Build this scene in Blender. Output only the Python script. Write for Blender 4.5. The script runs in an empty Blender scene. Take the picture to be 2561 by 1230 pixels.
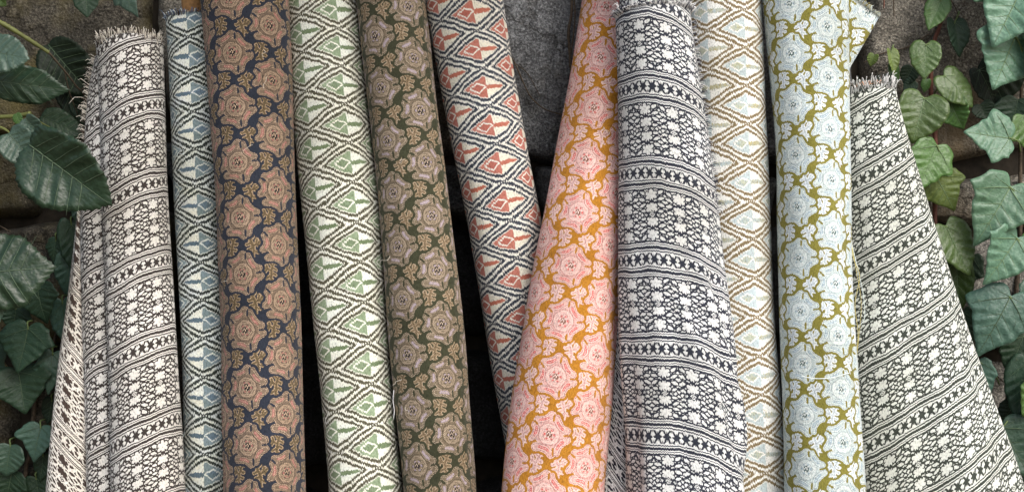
import bpy, bmesh, math, random
import numpy as np
from mathutils import Vector, Matrix, noise as mnoise

scene = bpy.context.scene
R = math.radians
random.seed(11)

# ------------------------------------------------------------------ camera, sky, sun, exposure
CAM_Y, CAM_Z, K = -1.75, 1.02, 0.0003125            # K: metres per photo pixel, one metre away
cam_data = bpy.data.cameras.new('camera')
cam = bpy.data.objects.new('camera', cam_data)
scene.collection.objects.link(cam)
cam.location = (0, CAM_Y, CAM_Z)
cam.rotation_euler = (R(90), 0, 0)
cam_data.sensor_width = 36
cam_data.lens = 36 / (2561 * K)
cam_data.clip_start = 0.05
cam_data.clip_end = 3000
scene.camera = cam

SUN_EL, SUN_AZ = R(42), R(143)                       # azimuth from +Y towards +X: in front of the wall, to its right
world = bpy.data.worlds.new('World')
scene.world = world
world.use_nodes = True
wn, wl = world.node_tree.nodes, world.node_tree.links
wn.clear()
sky = wn.new('ShaderNodeTexSky')
sky.sky_type = 'NISHITA'
sky.sun_disc = False
sky.sun_elevation = SUN_EL
sky.sun_rotation = SUN_AZ
sky.dust_density = 4.0
sky.air_density = 1.0
soft = wn.new('ShaderNodeHueSaturation')             # thin overcast: the blue is mostly veiled
soft.inputs['Saturation'].default_value = 0.72
bg = wn.new('ShaderNodeBackground')
bg.inputs['Strength'].default_value = 0.15
wo = wn.new('ShaderNodeOutputWorld')
wl.new(sky.outputs[0], soft.inputs['Color'])
wl.new(soft.outputs[0], bg.inputs['Color'])
wl.new(bg.outputs[0], wo.inputs['Surface'])

sun_data = bpy.data.lights.new('sun', 'SUN')
sun_data.energy = 1.05
sun_data.angle = R(34)
sun_data.color = (1.0, 0.99, 0.97)
sun = bpy.data.objects.new('sun', sun_data)
scene.collection.objects.link(sun)
to_sun = Vector((math.sin(SUN_AZ) * math.cos(SUN_EL), math.cos(SUN_AZ) * math.cos(SUN_EL), math.sin(SUN_EL)))
sun.rotation_euler = to_sun.to_track_quat('Z', 'Y').to_euler()
sun.location = to_sun * 5

scene.view_settings.view_transform = 'Standard'
scene.view_settings.look = 'None'
scene.view_settings.exposure = 0.6
scene.view_settings.gamma = 1.0
scene.view_settings.use_curve_mapping = False
scene.cycles.max_bounces = 6
scene.cycles.diffuse_bounces = 4

# ------------------------------------------------------------------ small helpers
COL = scene.collection

def at(px, py, Y):
    """the point of the place that stands at depth Y where the photograph has (px, py)"""
    s = K * (Y - CAM_Y)
    return Vector(((px - 1280.5) * s, Y, CAM_Z - (py - 615) * s))

def srgb(r, g, b, k=1.0):
    f = lambda c: ((c / 255) / 12.92 if c <= 10 else (((c / 255) + .055) / 1.055) ** 2.4) * k
    return (f(r), f(g), f(b), 1.0)

def mesh_obj(name, verts, faces, mat, parent=None, uv=None, smooth=True, mat_idx=None):
    me = bpy.data.meshes.new(name)
    me.from_pydata([tuple(v) for v in verts], [], faces)
    mats = mat if isinstance(mat, (list, tuple)) else [mat]
    for m in mats: me.materials.append(m)
    if uv is not None:
        lay = me.uv_layers.new(name='UVMap')
        flat = np.asarray(uv, dtype=np.float32).ravel()
        lay.data.foreach_set('uv', flat)
    if mat_idx is not None:
        me.polygons.foreach_set('material_index', np.asarray(mat_idx, dtype=np.int32))
    if smooth:
        me.polygons.foreach_set('use_smooth', np.ones(len(me.polygons), dtype=bool))
    me.update()
    o = bpy.data.objects.new(name, me)
    COL.objects.link(o)
    if parent is not None: o.parent = parent
    return o

def empty(name, loc=(0, 0, 0)):
    o = bpy.data.objects.new(name, None)
    o.empty_display_size = .05
    COL.objects.link(o)
    o.location = loc
    return o

def tag(o, label=None, cat=None, group=None, kind=None):
    if label: o['label'] = label
    if cat: o['category'] = cat
    if group: o['group'] = group
    if kind: o['kind'] = kind
    return o

def tube_geo(pts, radii, seg=5):
    """verts and faces of a tapered tube along pts"""
    V, F = [], []
    n = len(pts)
    up0 = Vector((0.3, -1, 0.2)).normalized()
    for i, p in enumerate(pts):
        t = (pts[min(i + 1, n - 1)] - pts[max(i - 1, 0)])
        if t.length < 1e-9: t = Vector((0, 0, 1))
        t.normalize()
        a = t.cross(up0)
        if a.length < 1e-4: a = t.cross(Vector((1, 0, 0)))
        a.normalize(); b = t.cross(a)
        for k in range(seg):
            w = 2 * math.pi * k / seg
            V.append(p + (a * math.cos(w) + b * math.sin(w)) * radii[i])
    for i in range(n - 1):
        for k in range(seg):
            k2 = (k + 1) % seg
            F.append((i * seg + k, i * seg + k2, (i + 1) * seg + k2, (i + 1) * seg + k))
    F.append(tuple(range(seg - 1, -1, -1)))
    F.append(tuple((n - 1) * seg + k for k in range(seg)))
    return V, F

def join_geo(geos):
    V, F = [], []
    for v, f in geos:
        o = len(V); V.extend(v); F.extend([tuple(i + o for i in q) for q in f])
    return V, F

def curve_pts(keys, n):
    """smooth curve through key points (Vectors)"""
    out = []
    m = len(keys)
    for i in range(n + 1):
        t = i / n * (m - 1); k = min(int(t), m - 2); f = t - k
        p0 = keys[max(k - 1, 0)]; p1 = keys[k]; p2 = keys[k + 1]; p3 = keys[min(k + 2, m - 1)]
        out.append(.5 * ((2 * p1) + (p2 - p0) * f + (2 * p0 - 5 * p1 + 4 * p2 - p3) * f * f + (3 * p1 - p0 - 3 * p2 + p3) * f ** 3))
    return out
# ------------------------------------------------------------------ woven drafts (which yarn lies on top, cell by cell)
def cap_dist(x, y, pts):
    """distance to a polyline through pts"""
    d = np.full(x.shape, 1e9)
    for (ax, ay), (bx, by) in zip(pts[:-1], pts[1:]):
        vx, vy = bx - ax, by - ay
        t = np.clip(((x - ax) * vx + (y - ay) * vy) / (vx * vx + vy * vy + 1e-9), 0, 1)
        d = np.minimum(d, np.hypot(x - ax - t * vx, y - ay - t * vy))
    return d

def arc3(a, m, b, n=8):
    """quadratic curve from a over m to b"""
    out = []
    for i in range(n + 1):
        t = i / n
        out.append(((1 - t) ** 2 * a[0] + 2 * t * (1 - t) * m[0] + t * t * b[0],
                    (1 - t) ** 2 * a[1] + 2 * t * (1 - t) * m[1] + t * t * b[1]))
    return out

def draft_floral(nx=96, ny=128, W2=97.0, H=136.0):
    xs = (np.arange(nx) + .5) / nx * W2
    ys = (np.arange(ny) + .5) / ny * H
    X, Y = np.meshgrid(xs, ys)
    C = np.zeros(X.shape, int)
    ix, iy = np.meshgrid(np.arange(nx), np.arange(ny))
    dots = ((ix // 2 + iy // 2) % 2 == 0)
    lat = [(i * W2, j * H + (H / 2 if i % 2 else 0)) for i in range(-2, 4) for j in range(-2, 4)]
    petals = [arc3((-33, 31), (-17, 29), (2, 46)), arc3((14, 40), (20, 18), (40, 10)),
              arc3((43, -10), (22, -16), (19, -40)), arc3((8, -45), (-8, -28), (-33, -31)),
              arc3((-43, -12), (-26, 4), (-38, 20))]
    def sprig(dx, dy, sx, rot):
        c, s = math.cos(rot), math.sin(rot)
        lx = (dx * c + dy * s) * sx; ly = -dx * s + dy * c
        return [cap_dist(lx, ly, [(-3, -27), (2, -8), (1, 8), (-5, 27)]), cap_dist(lx, ly, [(1, 0), (13, 1), (24, 6)]),
                cap_dist(lx, ly, [(10, 1), (16, 11)]), cap_dist(lx, ly, [(12, 2), (18, -8)]),
                cap_dist(lx, ly, [(1, 7), (-11, 5)]), cap_dist(lx, ly, [(0, 13), (9, 20)]), cap_dist(lx, ly, [(-3, 20), (-12, 22)]),
                cap_dist(lx, ly, [(1, -7), (-11, -8)]), cap_dist(lx, ly, [(0, -14), (10, -20)]), cap_dist(lx, ly, [(-2, -21), (-11, -25)])]
    flow = []
    BD = np.full(X.shape, 1e9)
    for (cx, cy) in lat:
        dx, dy = X - cx, Y - cy
        r = np.hypot(dx, dy)
        if r.min() > 80: continue
        d = np.minimum.reduce([cap_dist(dx, dy, p) for p in petals])
        body = np.minimum(d - 9.4, r - 35)
        BD = np.minimum(BD, body)
        flow.append((dx, dy, r, d, body))
    for (cx, cy) in lat:                                   # sprigs fill the ground between the flowers
        for (ox, oy, sx, rot) in ((26, 66, 1, .25), (-24, 70, -1, -.2)):
            ds = sprig(X - cx - ox, Y - cy - oy, sx, rot)
            d = np.minimum.reduce(ds)
            ok = BD > 6.0
            C[(d < 4.9) & ok] = 5
            C[(d > 2.6) & (d < 4.5) & dots & ok] = 2
            C[(d < 1.0) & dots & ok] = 6
    for dx, dy, r, d, body in flow:
        a = np.arctan2(dy, dx)
        C[body < 0] = 1
        C[(body < -.2) & (body > -2.8)] = 2
        C[(body < -.2) & (body > -2.8) & dots] = 1
        C[(d < 7.6) & (d > 6.2)] = 6
        C[(d < 6.2) & (d > 4.0)] = 2
        C[(d < 6.2) & (d > 4.0) & dots] = 1
        e = np.minimum.reduce([cap_dist(dx, dy, p[2:7]) for p in petals])
        C[e < 3.0] = 3
        C[(e < 1.2) & dots] = 2
        C[(np.abs(r - 26) < 1.0) & dots] = 6
        C[(np.abs(r - 22) < 1.8) & dots] = 2
        C[(np.abs(r - 17 - 2 * np.cos(6 * a)) < 1.6) & dots] = 2
        C[(np.abs(r - 14) < 1.0) & ~dots] = 6
        C[(np.abs(r - 11) < 1.8) & (np.cos(6 * a) > .2)] = 3
        C[(np.abs(r - 11) < 1.8) & (np.cos(6 * a) <= .2) & dots] = 2
        C[(r < 7.5) & (((ix // 3 * 7 + iy // 3 * 5) % 3) != 0)] = 4
        C[(r < 7.5) & (((ix // 3 * 7 + iy // 3 * 5) % 3) == 0)] = 2
        # little hooks of ground colour biting in between the petals
        for q in ((9, 46, 8, 33), (47, 0, 33, 0), (13, -46, 12, -32), (-44, -22, -32, -18), (-40, 28, -30, 20)):
            C[cap_dist(dx, dy, [(q[0], q[1]), (q[2] * 1.08, q[3] * 1.04)]) < 2.6] = 0
    return C, 8, W2, H, True

def draft_ikat(nx=96, ny=96, W2=96.0, H=98.0):
    xs = (np.arange(nx) + .5) / nx * W2
    ys = (np.arange(ny) + .5) / ny * H
    X, Y = np.meshgrid(xs, ys)
    best = np.full(X.shape, -1e9); DX = np.zeros(X.shape); DY = np.zeros(X.shape)
    for i in range(-2, 4):
        for j in range(-2, 4):
            cx, cy = i * W2, j * H + (H / 2 if i % 2 else 0)
            dx, dy = X - cx, Y - cy
            # sides that swell a little, as in an ogee
            k = 1 - np.abs(dx) / W2
            m = (H / 2) * (k - .035 * np.sin(2 * math.pi * np.clip(k, 0, 1))) - np.abs(dy)
            sel = m > best
            best[sel] = m[sel]; DX[sel] = dx[sel]; DY[sel] = dy[sel]
    rng = np.random.RandomState(5)
    jag = rng.uniform(-1.5, 1.5, X.shape[1])[None, :] + rng.uniform(-.8, .8, X.shape)
    d = best + jag
    C = np.zeros(X.shape, int)
    C[d < 20.6] = 5
    C[d < 18.0] = 1
    C[d < 10.4] = 5
    C[d < 4.3] = 1
    # knots where the bands cross
    knot = (np.abs(DX) > 84)
    C[knot & (np.abs(DX) % 7 < 3) & (np.abs(DY) < 3.5)] = 5
    ins = d > 20.6
    tri = ins & (DX < 3)
    C[tri] = 2
    sm = 1 - np.abs(DX + 19) / 23 - np.abs(DY) / 14.5
    smj = sm + jag * .03
    C[tri & (smj > -.02)] = 5
    C[tri & (smj > .26)] = 3
    stem = ins & (DX >= 3) & (DX < 62) & (np.abs(DY + .3) < 5.8 - .05 * np.abs(DX - 18) - np.clip(DX - 44, 0, 99) * .33)
    C[stem] = 4
    return C, 8, W2, H, True

def draft_star(nx=72, ny=208, W=66.0, H=208.0):
    xs = (np.arange(nx) + .5) / nx * W
    ys = (np.arange(ny) + .5) / ny * H
    X, Y = np.meshgrid(xs, ys)
    C = np.ones(X.shape, int)
    x = np.abs(X - 33); yb = np.where(Y > 65, 130 - Y, Y)            # the wide band mirrors both ways
    band = Y < 130
    def put(m, v): C[m & band] = v
    put(yb < 3.2, 0)
    # trellis: a pale line between two dark ones
    for pts in ([(4, 33), (14, 35), (24, 47), (33, 62)], [(4, 33), (14, 31), (24, 19), (33, 4)], [(10, 65), (20, 60), (33, 46)]):
        d = cap_dist(x, yb, pts)
        put(d < 4.6, 0); put(d < 1.5, 1)
    # leaves, each outlined
    for (cx, cy, an, L, w) in ((22, 10, .5, 9, 4.0), (24, 26, .35, 9, 3.8), (31, 34, 0, 5, 3.4), (24, 41, -.35, 9, 3.8), (22, 55, .1, 8, 3.4)):
        c, s = math.cos(an), math.sin(an)
        lx = (x - cx) * c - (yb - cy) * s; ly = (x - cx) * s + (yb - cy) * c
        q = np.abs(ly) / w + (lx / L) ** 2
        put(q < 1.95, 0); put(q < 1.0, 1)
    # rows of star flowers, two and two
    for cy in (17.5, 48.5):
        dd = np.full(x.shape, 1e9)
        for an in (90, -90, 28, 152, -28, -152):
            a = math.radians(an)
            dd = np.minimum(dd, cap_dist(X - 33, yb - cy, [(0, 0), (11.2 * math.cos(a), 10.6 * math.sin(a))]) - 4.2)
        put(dd < 3.0, 0); put(dd < 0, 1)
    q = x + np.abs(yb - 33)
    put(q < 6.5, 0)
    q = x + np.abs(yb - 65)
    put(q < 10.5, 0); put(q < 7.4, 1); put(q < 4.6, 0); put(q < 2, 1)
    q = np.abs(x - 15) + np.abs(yb - 66)
    put(q < 7, 0); put(q < 4.4, 1); put(q < 1.8, 0)
    # border stripes and the band of small crosses
    y2 = np.where(Y > 169, 338 - Y, Y)                               # mirror about 169
    nb = ~band
    C[nb] = 1
    for a, b in ((130, 131.2), (133.8, 136.2), (139.0, 146.0), (148.8, 151.6)):
        C[nb & (y2 >= a) & (y2 < b)] = 0
    xm = (X % 22) - 11
    ym = Y - 169
    dd = np.minimum(cap_dist(xm, ym, [(-7.5, -12.5), (0, 0), (7.5, 12.5)]), cap_dist(xm, ym, [(-7.5, 12.5), (0, 0), (7.5, -12.5)]))
    zone = nb & (np.abs(ym) < 14)
    C[zone & (dd < 2.3)] = 0
    C[zone & ((np.abs(xm) * .62 + np.abs(ym)) < 6.9)] = 0
    C[zone & (np.abs(xm) < 1.2) & (np.abs(ym) < 10)] = 0
    C[zone & (np.abs(np.abs(xm) - 11) < 1.3) & (np.abs(ym) > 9)] = 0
    return C, 2, W, H, False
# ------------------------------------------------------------------ materials
class NT:
    """short hand for building node trees"""
    def __init__(s, name):
        s.mat = bpy.data.materials.new(name); s.mat.use_nodes = True
        s.t = s.mat.node_tree; s.t.nodes.clear()
        s.out = s.t.nodes.new('ShaderNodeOutputMaterial')
        s.bsdf = s.t.nodes.new('ShaderNodeBsdfPrincipled')
        s.t.links.new(s.bsdf.outputs[0], s.out.inputs['Surface'])
    def new(s, kind, **kw):
        n = s.t.nodes.new(kind)
        for k, v in kw.items(): setattr(n, k, v)
        return n
    def put(s, sock, v):
        if isinstance(v, bpy.types.NodeSocket): s.t.links.new(v, sock)
        elif v is not None: sock.default_value = v
    def math(s, op, a, b=None, c=None):
        n = s.t.nodes.new('ShaderNodeMath'); n.operation = op
        for i, v in enumerate((a, b, c)):
            if v is not None: s.put(n.inputs[i], v)
        return n.outputs[0]
    def vmath(s, op, a, b=None, c=None):
        n = s.t.nodes.new('ShaderNodeVectorMath'); n.operation = op
        for i, v in enumerate((a, b, c)):
            if v is not None: s.put(n.inputs[i], v)
        return n.outputs[0]
    def noise(s, vec, scale, detail=3, rough=.55):
        n = s.t.nodes.new('ShaderNodeTexNoise')
        if vec is not None: s.t.links.new(vec, n.inputs['Vector'])
        n.inputs['Scale'].default_value = scale; n.inputs['Detail'].default_value = detail
        n.inputs['Roughness'].default_value = rough
        return n.outputs[0]
    def ramp(s, fac, stops, interp='LINEAR'):
        n = s.t.nodes.new('ShaderNodeValToRGB'); r = n.color_ramp; r.interpolation = interp
        while len(r.elements) < len(stops): r.elements.new(.999)
        for i, (p, c) in enumerate(stops): r.elements[i].position = p
        for i, (p, c) in enumerate(stops): r.elements[i].color = c if len(c) == 4 else (*c, 1)
        s.put(n.inputs[0], fac)
        return n
    def mix(s, fac, a, b, blend='MIX'):
        n = s.t.nodes.new('ShaderNodeMix'); n.data_type = 'RGBA'; n.blend_type = blend
        s.put(n.inputs[0], fac); s.put(n.inputs[6], a); s.put(n.inputs[7], b)
        return n.outputs[2]
    def bump(s, height, strength, dist, normal=None):
        n = s.t.nodes.new('ShaderNodeBump')
        n.inputs['Strength'].default_value = strength; n.inputs['Distance'].default_value = dist
        s.put(n.inputs['Height'], height)
        if normal is not None: s.put(n.inputs['Normal'], normal)
        return n.outputs[0]
    def coord(s, which='Object'):
        return s.t.nodes.new('ShaderNodeTexCoord').outputs[which]

def weave_nodes(nt, draft, u, v):
    """looks the draft up cell by cell: every row of it is held as packed numbers in constant ramps"""
    C, ncls, W, H, half = draft
    ny, nx = C.shape
    bits = 3 if ncls > 2 else 1
    cpf = 7 if bits == 3 else 20
    nf = -(-nx // cpf); slots = -(-nf // 4); nrb = -(-ny // 32)
    M = nt.math
    un = M('DIVIDE', u, W)
    col = M('FLOOR', un)
    fx = M('SUBTRACT', un, col)
    vn = M('DIVIDE', v, H)
    if half:
        odd = M('FLOORED_MODULO', col, 2.0)
        vn = M('MULTIPLY_ADD', odd, .5, vn)
    fy = M('FRACT', vn)
    ix = M('MINIMUM', M('FLOOR', M('MULTIPLY', fx, float(nx))), float(nx - 1))
    iy = M('MINIMUM', M('FLOOR', M('MULTIPLY', fy, float(ny))), float(ny - 1))
    rb = M('FLOOR', M('DIVIDE', M('ADD', iy, .5), 32.0))
    t = M('DIVIDE', M('ADD', M('MULTIPLY_ADD', rb, -32.0, iy), .5), 32.0)
    cb = M('FLOOR', M('DIVIDE', M('ADD', ix, .5), float(cpf)))
    cell = M('MULTIPLY_ADD', cb, -float(cpf), ix)
    wts = (1 << (bits * np.arange(cpf))).astype(np.int64)
    packed = np.zeros((nrb * 32, slots * 4))
    for f in range(nf):
        seg = C[:, f * cpf:(f + 1) * cpf]
        packed[:ny, f] = (seg * wts[:seg.shape[1]]).sum(1)
    masks = [M('COMPARE', rb, float(k), .1) for k in range(nrb)]
    val = None
    for s in range(slots):
        accv = acca = None
        for k in range(nrb):
            rows = packed[k * 32:(k + 1) * 32, s * 4:s * 4 + 4]
            rp = nt.ramp(t, [(i / 32, tuple(rows[i])) for i in range(32)], 'CONSTANT')
            if accv is None:
                cx = nt.new('ShaderNodeCombineXYZ')
                accv = nt.vmath('SCALE', rp.outputs[0]); nt.put(accv.node.inputs['Scale'], masks[k])
                acca = M('MULTIPLY', rp.outputs[1], masks[k])
            else:
                sc = nt.vmath('SCALE', rp.outputs[0]); nt.put(sc.node.inputs['Scale'], masks[k])
                accv = nt.vmath('ADD', accv, sc)
                acca = M('MULTIPLY_ADD', rp.outputs[1], masks[k], acca)
        sp = nt.new('ShaderNodeSeparateXYZ'); nt.put(sp.inputs[0], accv)
        for j, o in enumerate((sp.outputs[0], sp.outputs[1], sp.outputs[2], acca)):
            f = s * 4 + j
            if f >= nf: break
            mk = M('COMPARE', cb, float(f), .1)
            val = M('MULTIPLY', o, mk) if val is None else M('MULTIPLY_ADD', o, mk, val)
    p = M('POWER', float(2 ** bits), cell)
    q = M('FLOOR', M('DIVIDE', M('ADD', val, .5), p))
    return M('FLOORED_MODULO', q, float(2 ** bits))

def fabric(name, draft, pal, pal2, heights, jag=1.2, relief=.5, twill=3.4):
    nt = NT(name); M = nt.math
    uvn = nt.new('ShaderNodeUVMap'); uvn.uv_map = 'UVMap'
    sp = nt.new('ShaderNodeSeparateXYZ'); nt.put(sp.inputs[0], uvn.outputs[0])
    u, v = sp.outputs[0], sp.outputs[1]
    # the cloth is never laid perfectly straight, and every warp thread sits a little high or low
    wob = nt.noise(uvn.outputs[0], .012, 2)
    wob2 = nt.noise(uvn.outputs[0], .05, 1)
    v1 = M('MULTIPLY_ADD', M('SUBTRACT', wob, .5), 17.0, v)
    u1 = M('MULTIPLY_ADD', M('SUBTRACT', wob2, .5), 6.0, u)
    wh = nt.new('ShaderNodeTexWhiteNoise', noise_dimensions='1D')
    nt.put(wh.inputs['W'], M('FLOOR', M('DIVIDE', u, 2.3)))
    v1 = M('MULTIPLY_ADD', M('SUBTRACT', wh.outputs[0], .5), jag * 2, v1)
    cls = weave_nodes(nt, draft, u1, v1)
    n = len(pal)
    tt = M('DIVIDE', M('ADD', cls, .5), 8.0)
    A = nt.ramp(tt, [(i / 8, pal[min(i, n - 1)]) for i in range(8)], 'CONSTANT').outputs[0]
    B = nt.ramp(tt, [(i / 8, pal2[min(i, n - 1)]) for i in range(8)], 'CONSTANT').outputs[0]
    st = nt.new('ShaderNodeMapping'); st.inputs['Scale'].default_value = (.012, .035, 1)
    nt.put(st.inputs[0], uvn.outputs[0])
    var = nt.ramp(nt.noise(st.outputs[0], 1.0, 3), [(.38, (0, 0, 0)), (.62, (1, 1, 1))]).outputs[0]
    wh2 = nt.new('ShaderNodeTexWhiteNoise', noise_dimensions='2D')
    cv = nt.new('ShaderNodeCombineXYZ'); nt.put(cv.inputs[0], M('FLOOR', M('DIVIDE', u, 2.3))); nt.put(cv.inputs[1], M('FLOOR', M('DIVIDE', v, 9.0)))
    nt.put(wh2.inputs['Vector'], cv.outputs[0])
    mixf = M('ADD', M('MULTIPLY', var, .55), M('MULTIPLY', wh2.outputs[0], .45))
    colr = nt.mix(mixf, A, B)
    # single yarns, lighter and darker
    st2 = nt.new('ShaderNodeMapping'); st2.inputs['Scale'].default_value = (.30, .16, 1)
    nt.put(st2.inputs[0], uvn.outputs[0])
    yarn = nt.noise(st2.outputs[0], 1.0, 2, .7)
    g = nt.ramp(yarn, [(.25, (.42, .42, .43)), (.48, (.97, .97, .97)), (.75, (1.2, 1.2, 1.19))]).outputs[0]
    colr = nt.mix(1.0, colr, g, 'MULTIPLY')
    soil = nt.ramp(nt.noise(nt.coord(), 9.0, 3), [(.32, (.80, .79, .76)), (.62, (1, 1, 1))]).outputs[0]
    colr = nt.mix(1.0, colr, soil, 'MULTIPLY')
    nt.put(nt.bsdf.inputs['Base Color'], colr)
    nt.bsdf.inputs['Roughness'].default_value = .88
    nt.bsdf.inputs['Specular IOR Level'].default_value = .18
    nt.bsdf.inputs['Sheen Weight'].default_value = .08
    nt.bsdf.inputs['Sheen Roughness'].default_value = .5
    # twill ribs and raised motifs
    tw = M('SINE', M('MULTIPLY', M('ADD', u, M('MULTIPLY', v, .8)), 2 * math.pi / twill))
    pk = nt.noise(uvn.outputs[0], .022, 3, .6)
    h = M('MULTIPLY_ADD', pk, 5.0, M('MULTIPLY_ADD', yarn, .9, M('MULTIPLY', tw, .22)))
    nt.put(nt.bsdf.inputs['Normal'], nt.bump(h, relief, .0011))
    return nt.mat

def plain(name, col, rough=.7, bump=0, scale=200, var=.25, spec=.3):
    nt = NT(name)
    c = nt.coord()
    n = nt.noise(c, scale, 4)
    k = nt.ramp(n, [(.3, tuple(x * (1 - var) for x in col[:3])), (.7, tuple(min(1, x * (1 + var)) for x in col[:3]))]).outputs[0]
    nt.put(nt.bsdf.inputs['Base Color'], k)
    nt.bsdf.inputs['Roughness'].default_value = rough
    nt.bsdf.inputs['Specular IOR Level'].default_value = spec
    if bump: nt.put(nt.bsdf.inputs['Normal'], nt.bump(n, bump, .002))
    return nt.mat

def stone_mat(name, grey, brown, moss_amt, dark=.5):
    nt = NT(name); M = nt.math
    oi = nt.new('ShaderNodeObjectInfo')
    c = nt.coord()
    big = nt.noise(c, 6, 5, .6); mid = nt.noise(c, 38, 6, .65); fine = nt.noise(c, 330, 3, .7)
    vo = nt.new('ShaderNodeTexVoronoi'); vo.inputs['Scale'].default_value = 420; nt.put(vo.inputs['Vector'], c)
    base = nt.ramp(mid, [(.3, tuple(x * dark for x in grey)), (.7, tuple(x * 1.25 for x in grey))]).outputs[0]
    spk = nt.ramp(fine, [(.32, (.35, .35, .36)), (.5, (.95, .95, .95)), (.68, (2.1, 2.1, 2.05))]).outputs[0]
    base = nt.mix(1.0, base, spk, 'MULTIPLY')
    crystal = nt.ramp(vo.outputs['Color'], [(.0, (.6, .6, .6)), (.5, (1, 1, 1)), (1, (1.5, 1.5, 1.5))]).outputs[0]
    base = nt.mix(.7, base, crystal, 'MULTIPLY')
    f = nt.ramp(big, [(.62 - moss_amt, (0, 0, 0)), (.78 - moss_amt, (1, 1, 1))]).outputs[0]
    base = nt.mix(f, base, nt.mix(mid, tuple(x * .5 for x in brown) + (1,), tuple(x * 1.5 for x in brown) + (1,)))
    tone = M('MULTIPLY_ADD', oi.outputs['Random'], .5, .75)
    tv = nt.new('ShaderNodeCombineXYZ')
    for i in range(3): nt.put(tv.inputs[i], tone)
    base = nt.mix(1.0, base, tv.outputs[0], 'MULTIPLY')
    nt.put(nt.bsdf.inputs['Base Color'], base)
    nt.bsdf.inputs['Roughness'].default_value = .85
    nt.bsdf.inputs['Specular IOR Level'].default_value = .3
    # cracks and cleavage lines
    wv = nt.vmath('ADD', c, nt.vmath('SCALE', nt.ramp(mid, [(0, (0, 0, 0)), (1, (1, 1, 1))]).outputs[0]))
    wv.node.inputs[1].links[0].from_node.inputs['Scale'].default_value = .06
    ck = nt.new('ShaderNodeTexVoronoi', feature='DISTANCE_TO_EDGE'); ck.inputs['Scale'].default_value = 5.0; nt.put(ck.inputs['Vector'], wv)
    crack = nt.ramp(ck.outputs['Distance'], [(.0, (0, 0, 0)), (.022, (1, 1, 1))]).outputs[0]
    base = nt.mix(1.0, base, nt.ramp(crack, [(0, (.62, .60, .57)), (1, (1, 1, 1))]).outputs[0], 'MULTIPLY')
    nt.put(nt.bsdf.inputs['Base Color'], base)
    h = M('ADD', M('MULTIPLY', mid, 1.0), M('MULTIPLY', fine, .35))
    h = M('MULTIPLY_ADD', crack, .22, h)
    h = M('MULTIPLY_ADD', big, 1.5, h)
    nt.put(nt.bsdf.inputs['Normal'], nt.bump(h, 1.0, .010))
    return nt.mat

def leaf_mat(name, col, col2, rough=.42, spec=.5):
    nt = NT(name); M = nt.math
    oi = nt.new('ShaderNodeObjectInfo')
    c = nt.coord()
    n1 = nt.noise(c, 3.0, 4); n2 = nt.noise(c, 22, 4, .6)
    k = nt.mix(nt.ramp(n1, [(.35, (0, 0, 0)), (.65, (1, 1, 1))]).outputs[0], (*col, 1), (*col2, 1))
    m = nt.ramp(n2, [(.3, (.78, .78, .78)), (.7, (1.15, 1.15, 1.12))]).outputs[0]
    k = nt.mix(1.0, k, m, 'MULTIPLY')
    hs = nt.new('ShaderNodeHueSaturation')
    nt.put(hs.inputs['Color'], k)
    nt.put(hs.inputs['Value'], M('MULTIPLY_ADD', oi.outputs['Random'], .65, .65))
    nt.put(hs.inputs['Hue'], M('MULTIPLY_ADD', oi.outputs['Random'], .045, .475))
    # pin-prick blemishes
    sp = nt.ramp(nt.noise(c, 60, 1), [(.76, (1, 1, 1)), (.79, (2.2, 2.2, 1.9))]).outputs[0]
    age = nt.ramp(nt.noise(c, 5.5, 3, .7), [(.70, (0, 0, 0)), (.76, (1, 1, 1))]).outputs[0]
    nt.put(nt.bsdf.inputs['Base Color'], nt.mix(M('MULTIPLY', age, .55), nt.mix(1.0, hs.outputs[0], sp, 'MULTIPLY'), (.10, .085, .03, 1)))
    nt.put(nt.bsdf.inputs['Roughness'], M('MULTIPLY_ADD', n2, .25, rough - .12))
    nt.bsdf.inputs['Specular IOR Level'].default_value = spec
    h = M('ADD', M('MULTIPLY', n2, .25), M('MULTIPLY', nt.noise(c, 8, 2), 1.5))
    nt.put(nt.bsdf.inputs['Normal'], nt.bump(h, .13, .03))
    return nt.mat

D_FLORAL, D_IKAT, D_STAR = draft_floral(), draft_ikat(), draft_star()

def P(*cs): return [srgb(*c) for c in cs]
HF = (0.0, .75, 1.0, .9, .3, .7)
HI = (.5, .75, .35, .3, .35, .9)
F_BROWN = fabric('cloth_brown_navy_flowers', D_FLORAL,
    P((50, 55, 68), (132, 114, 98), (206, 182, 158), (176, 114, 110), (22, 22, 32), (124, 106, 76), (78, 66, 60)),
    P((42, 48, 60), (122, 106, 90), (194, 168, 140), (162, 106, 102), (22, 22, 32), (108, 94, 68), (70, 60, 54)), HF, 1.0, .6)
F_OLIVE = fabric('cloth_olive_tan_flowers', D_FLORAL,
    P((66, 68, 50), (128, 114, 96), (194, 178, 158), (174, 162, 178), (30, 26, 38), (146, 126, 100), (76, 68, 54)),
    P((58, 60, 43), (118, 106, 88), (182, 164, 142), (160, 148, 162), (30, 26, 38), (132, 114, 88), (66, 60, 48)), HF, 1.0, .6)
F_PINK = fabric('cloth_pink_mustard_flowers', D_FLORAL,
    P((196, 136, 46), (230, 188, 180), (246, 226, 218), (222, 98, 92), (140, 92, 72), (234, 200, 192), (188, 122, 116)),
    P((176, 118, 38), (222, 174, 166), (242, 214, 206), (212, 112, 108), (134, 92, 76), (224, 186, 180), (178, 118, 116)), HF, 1.0, .6)
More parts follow.
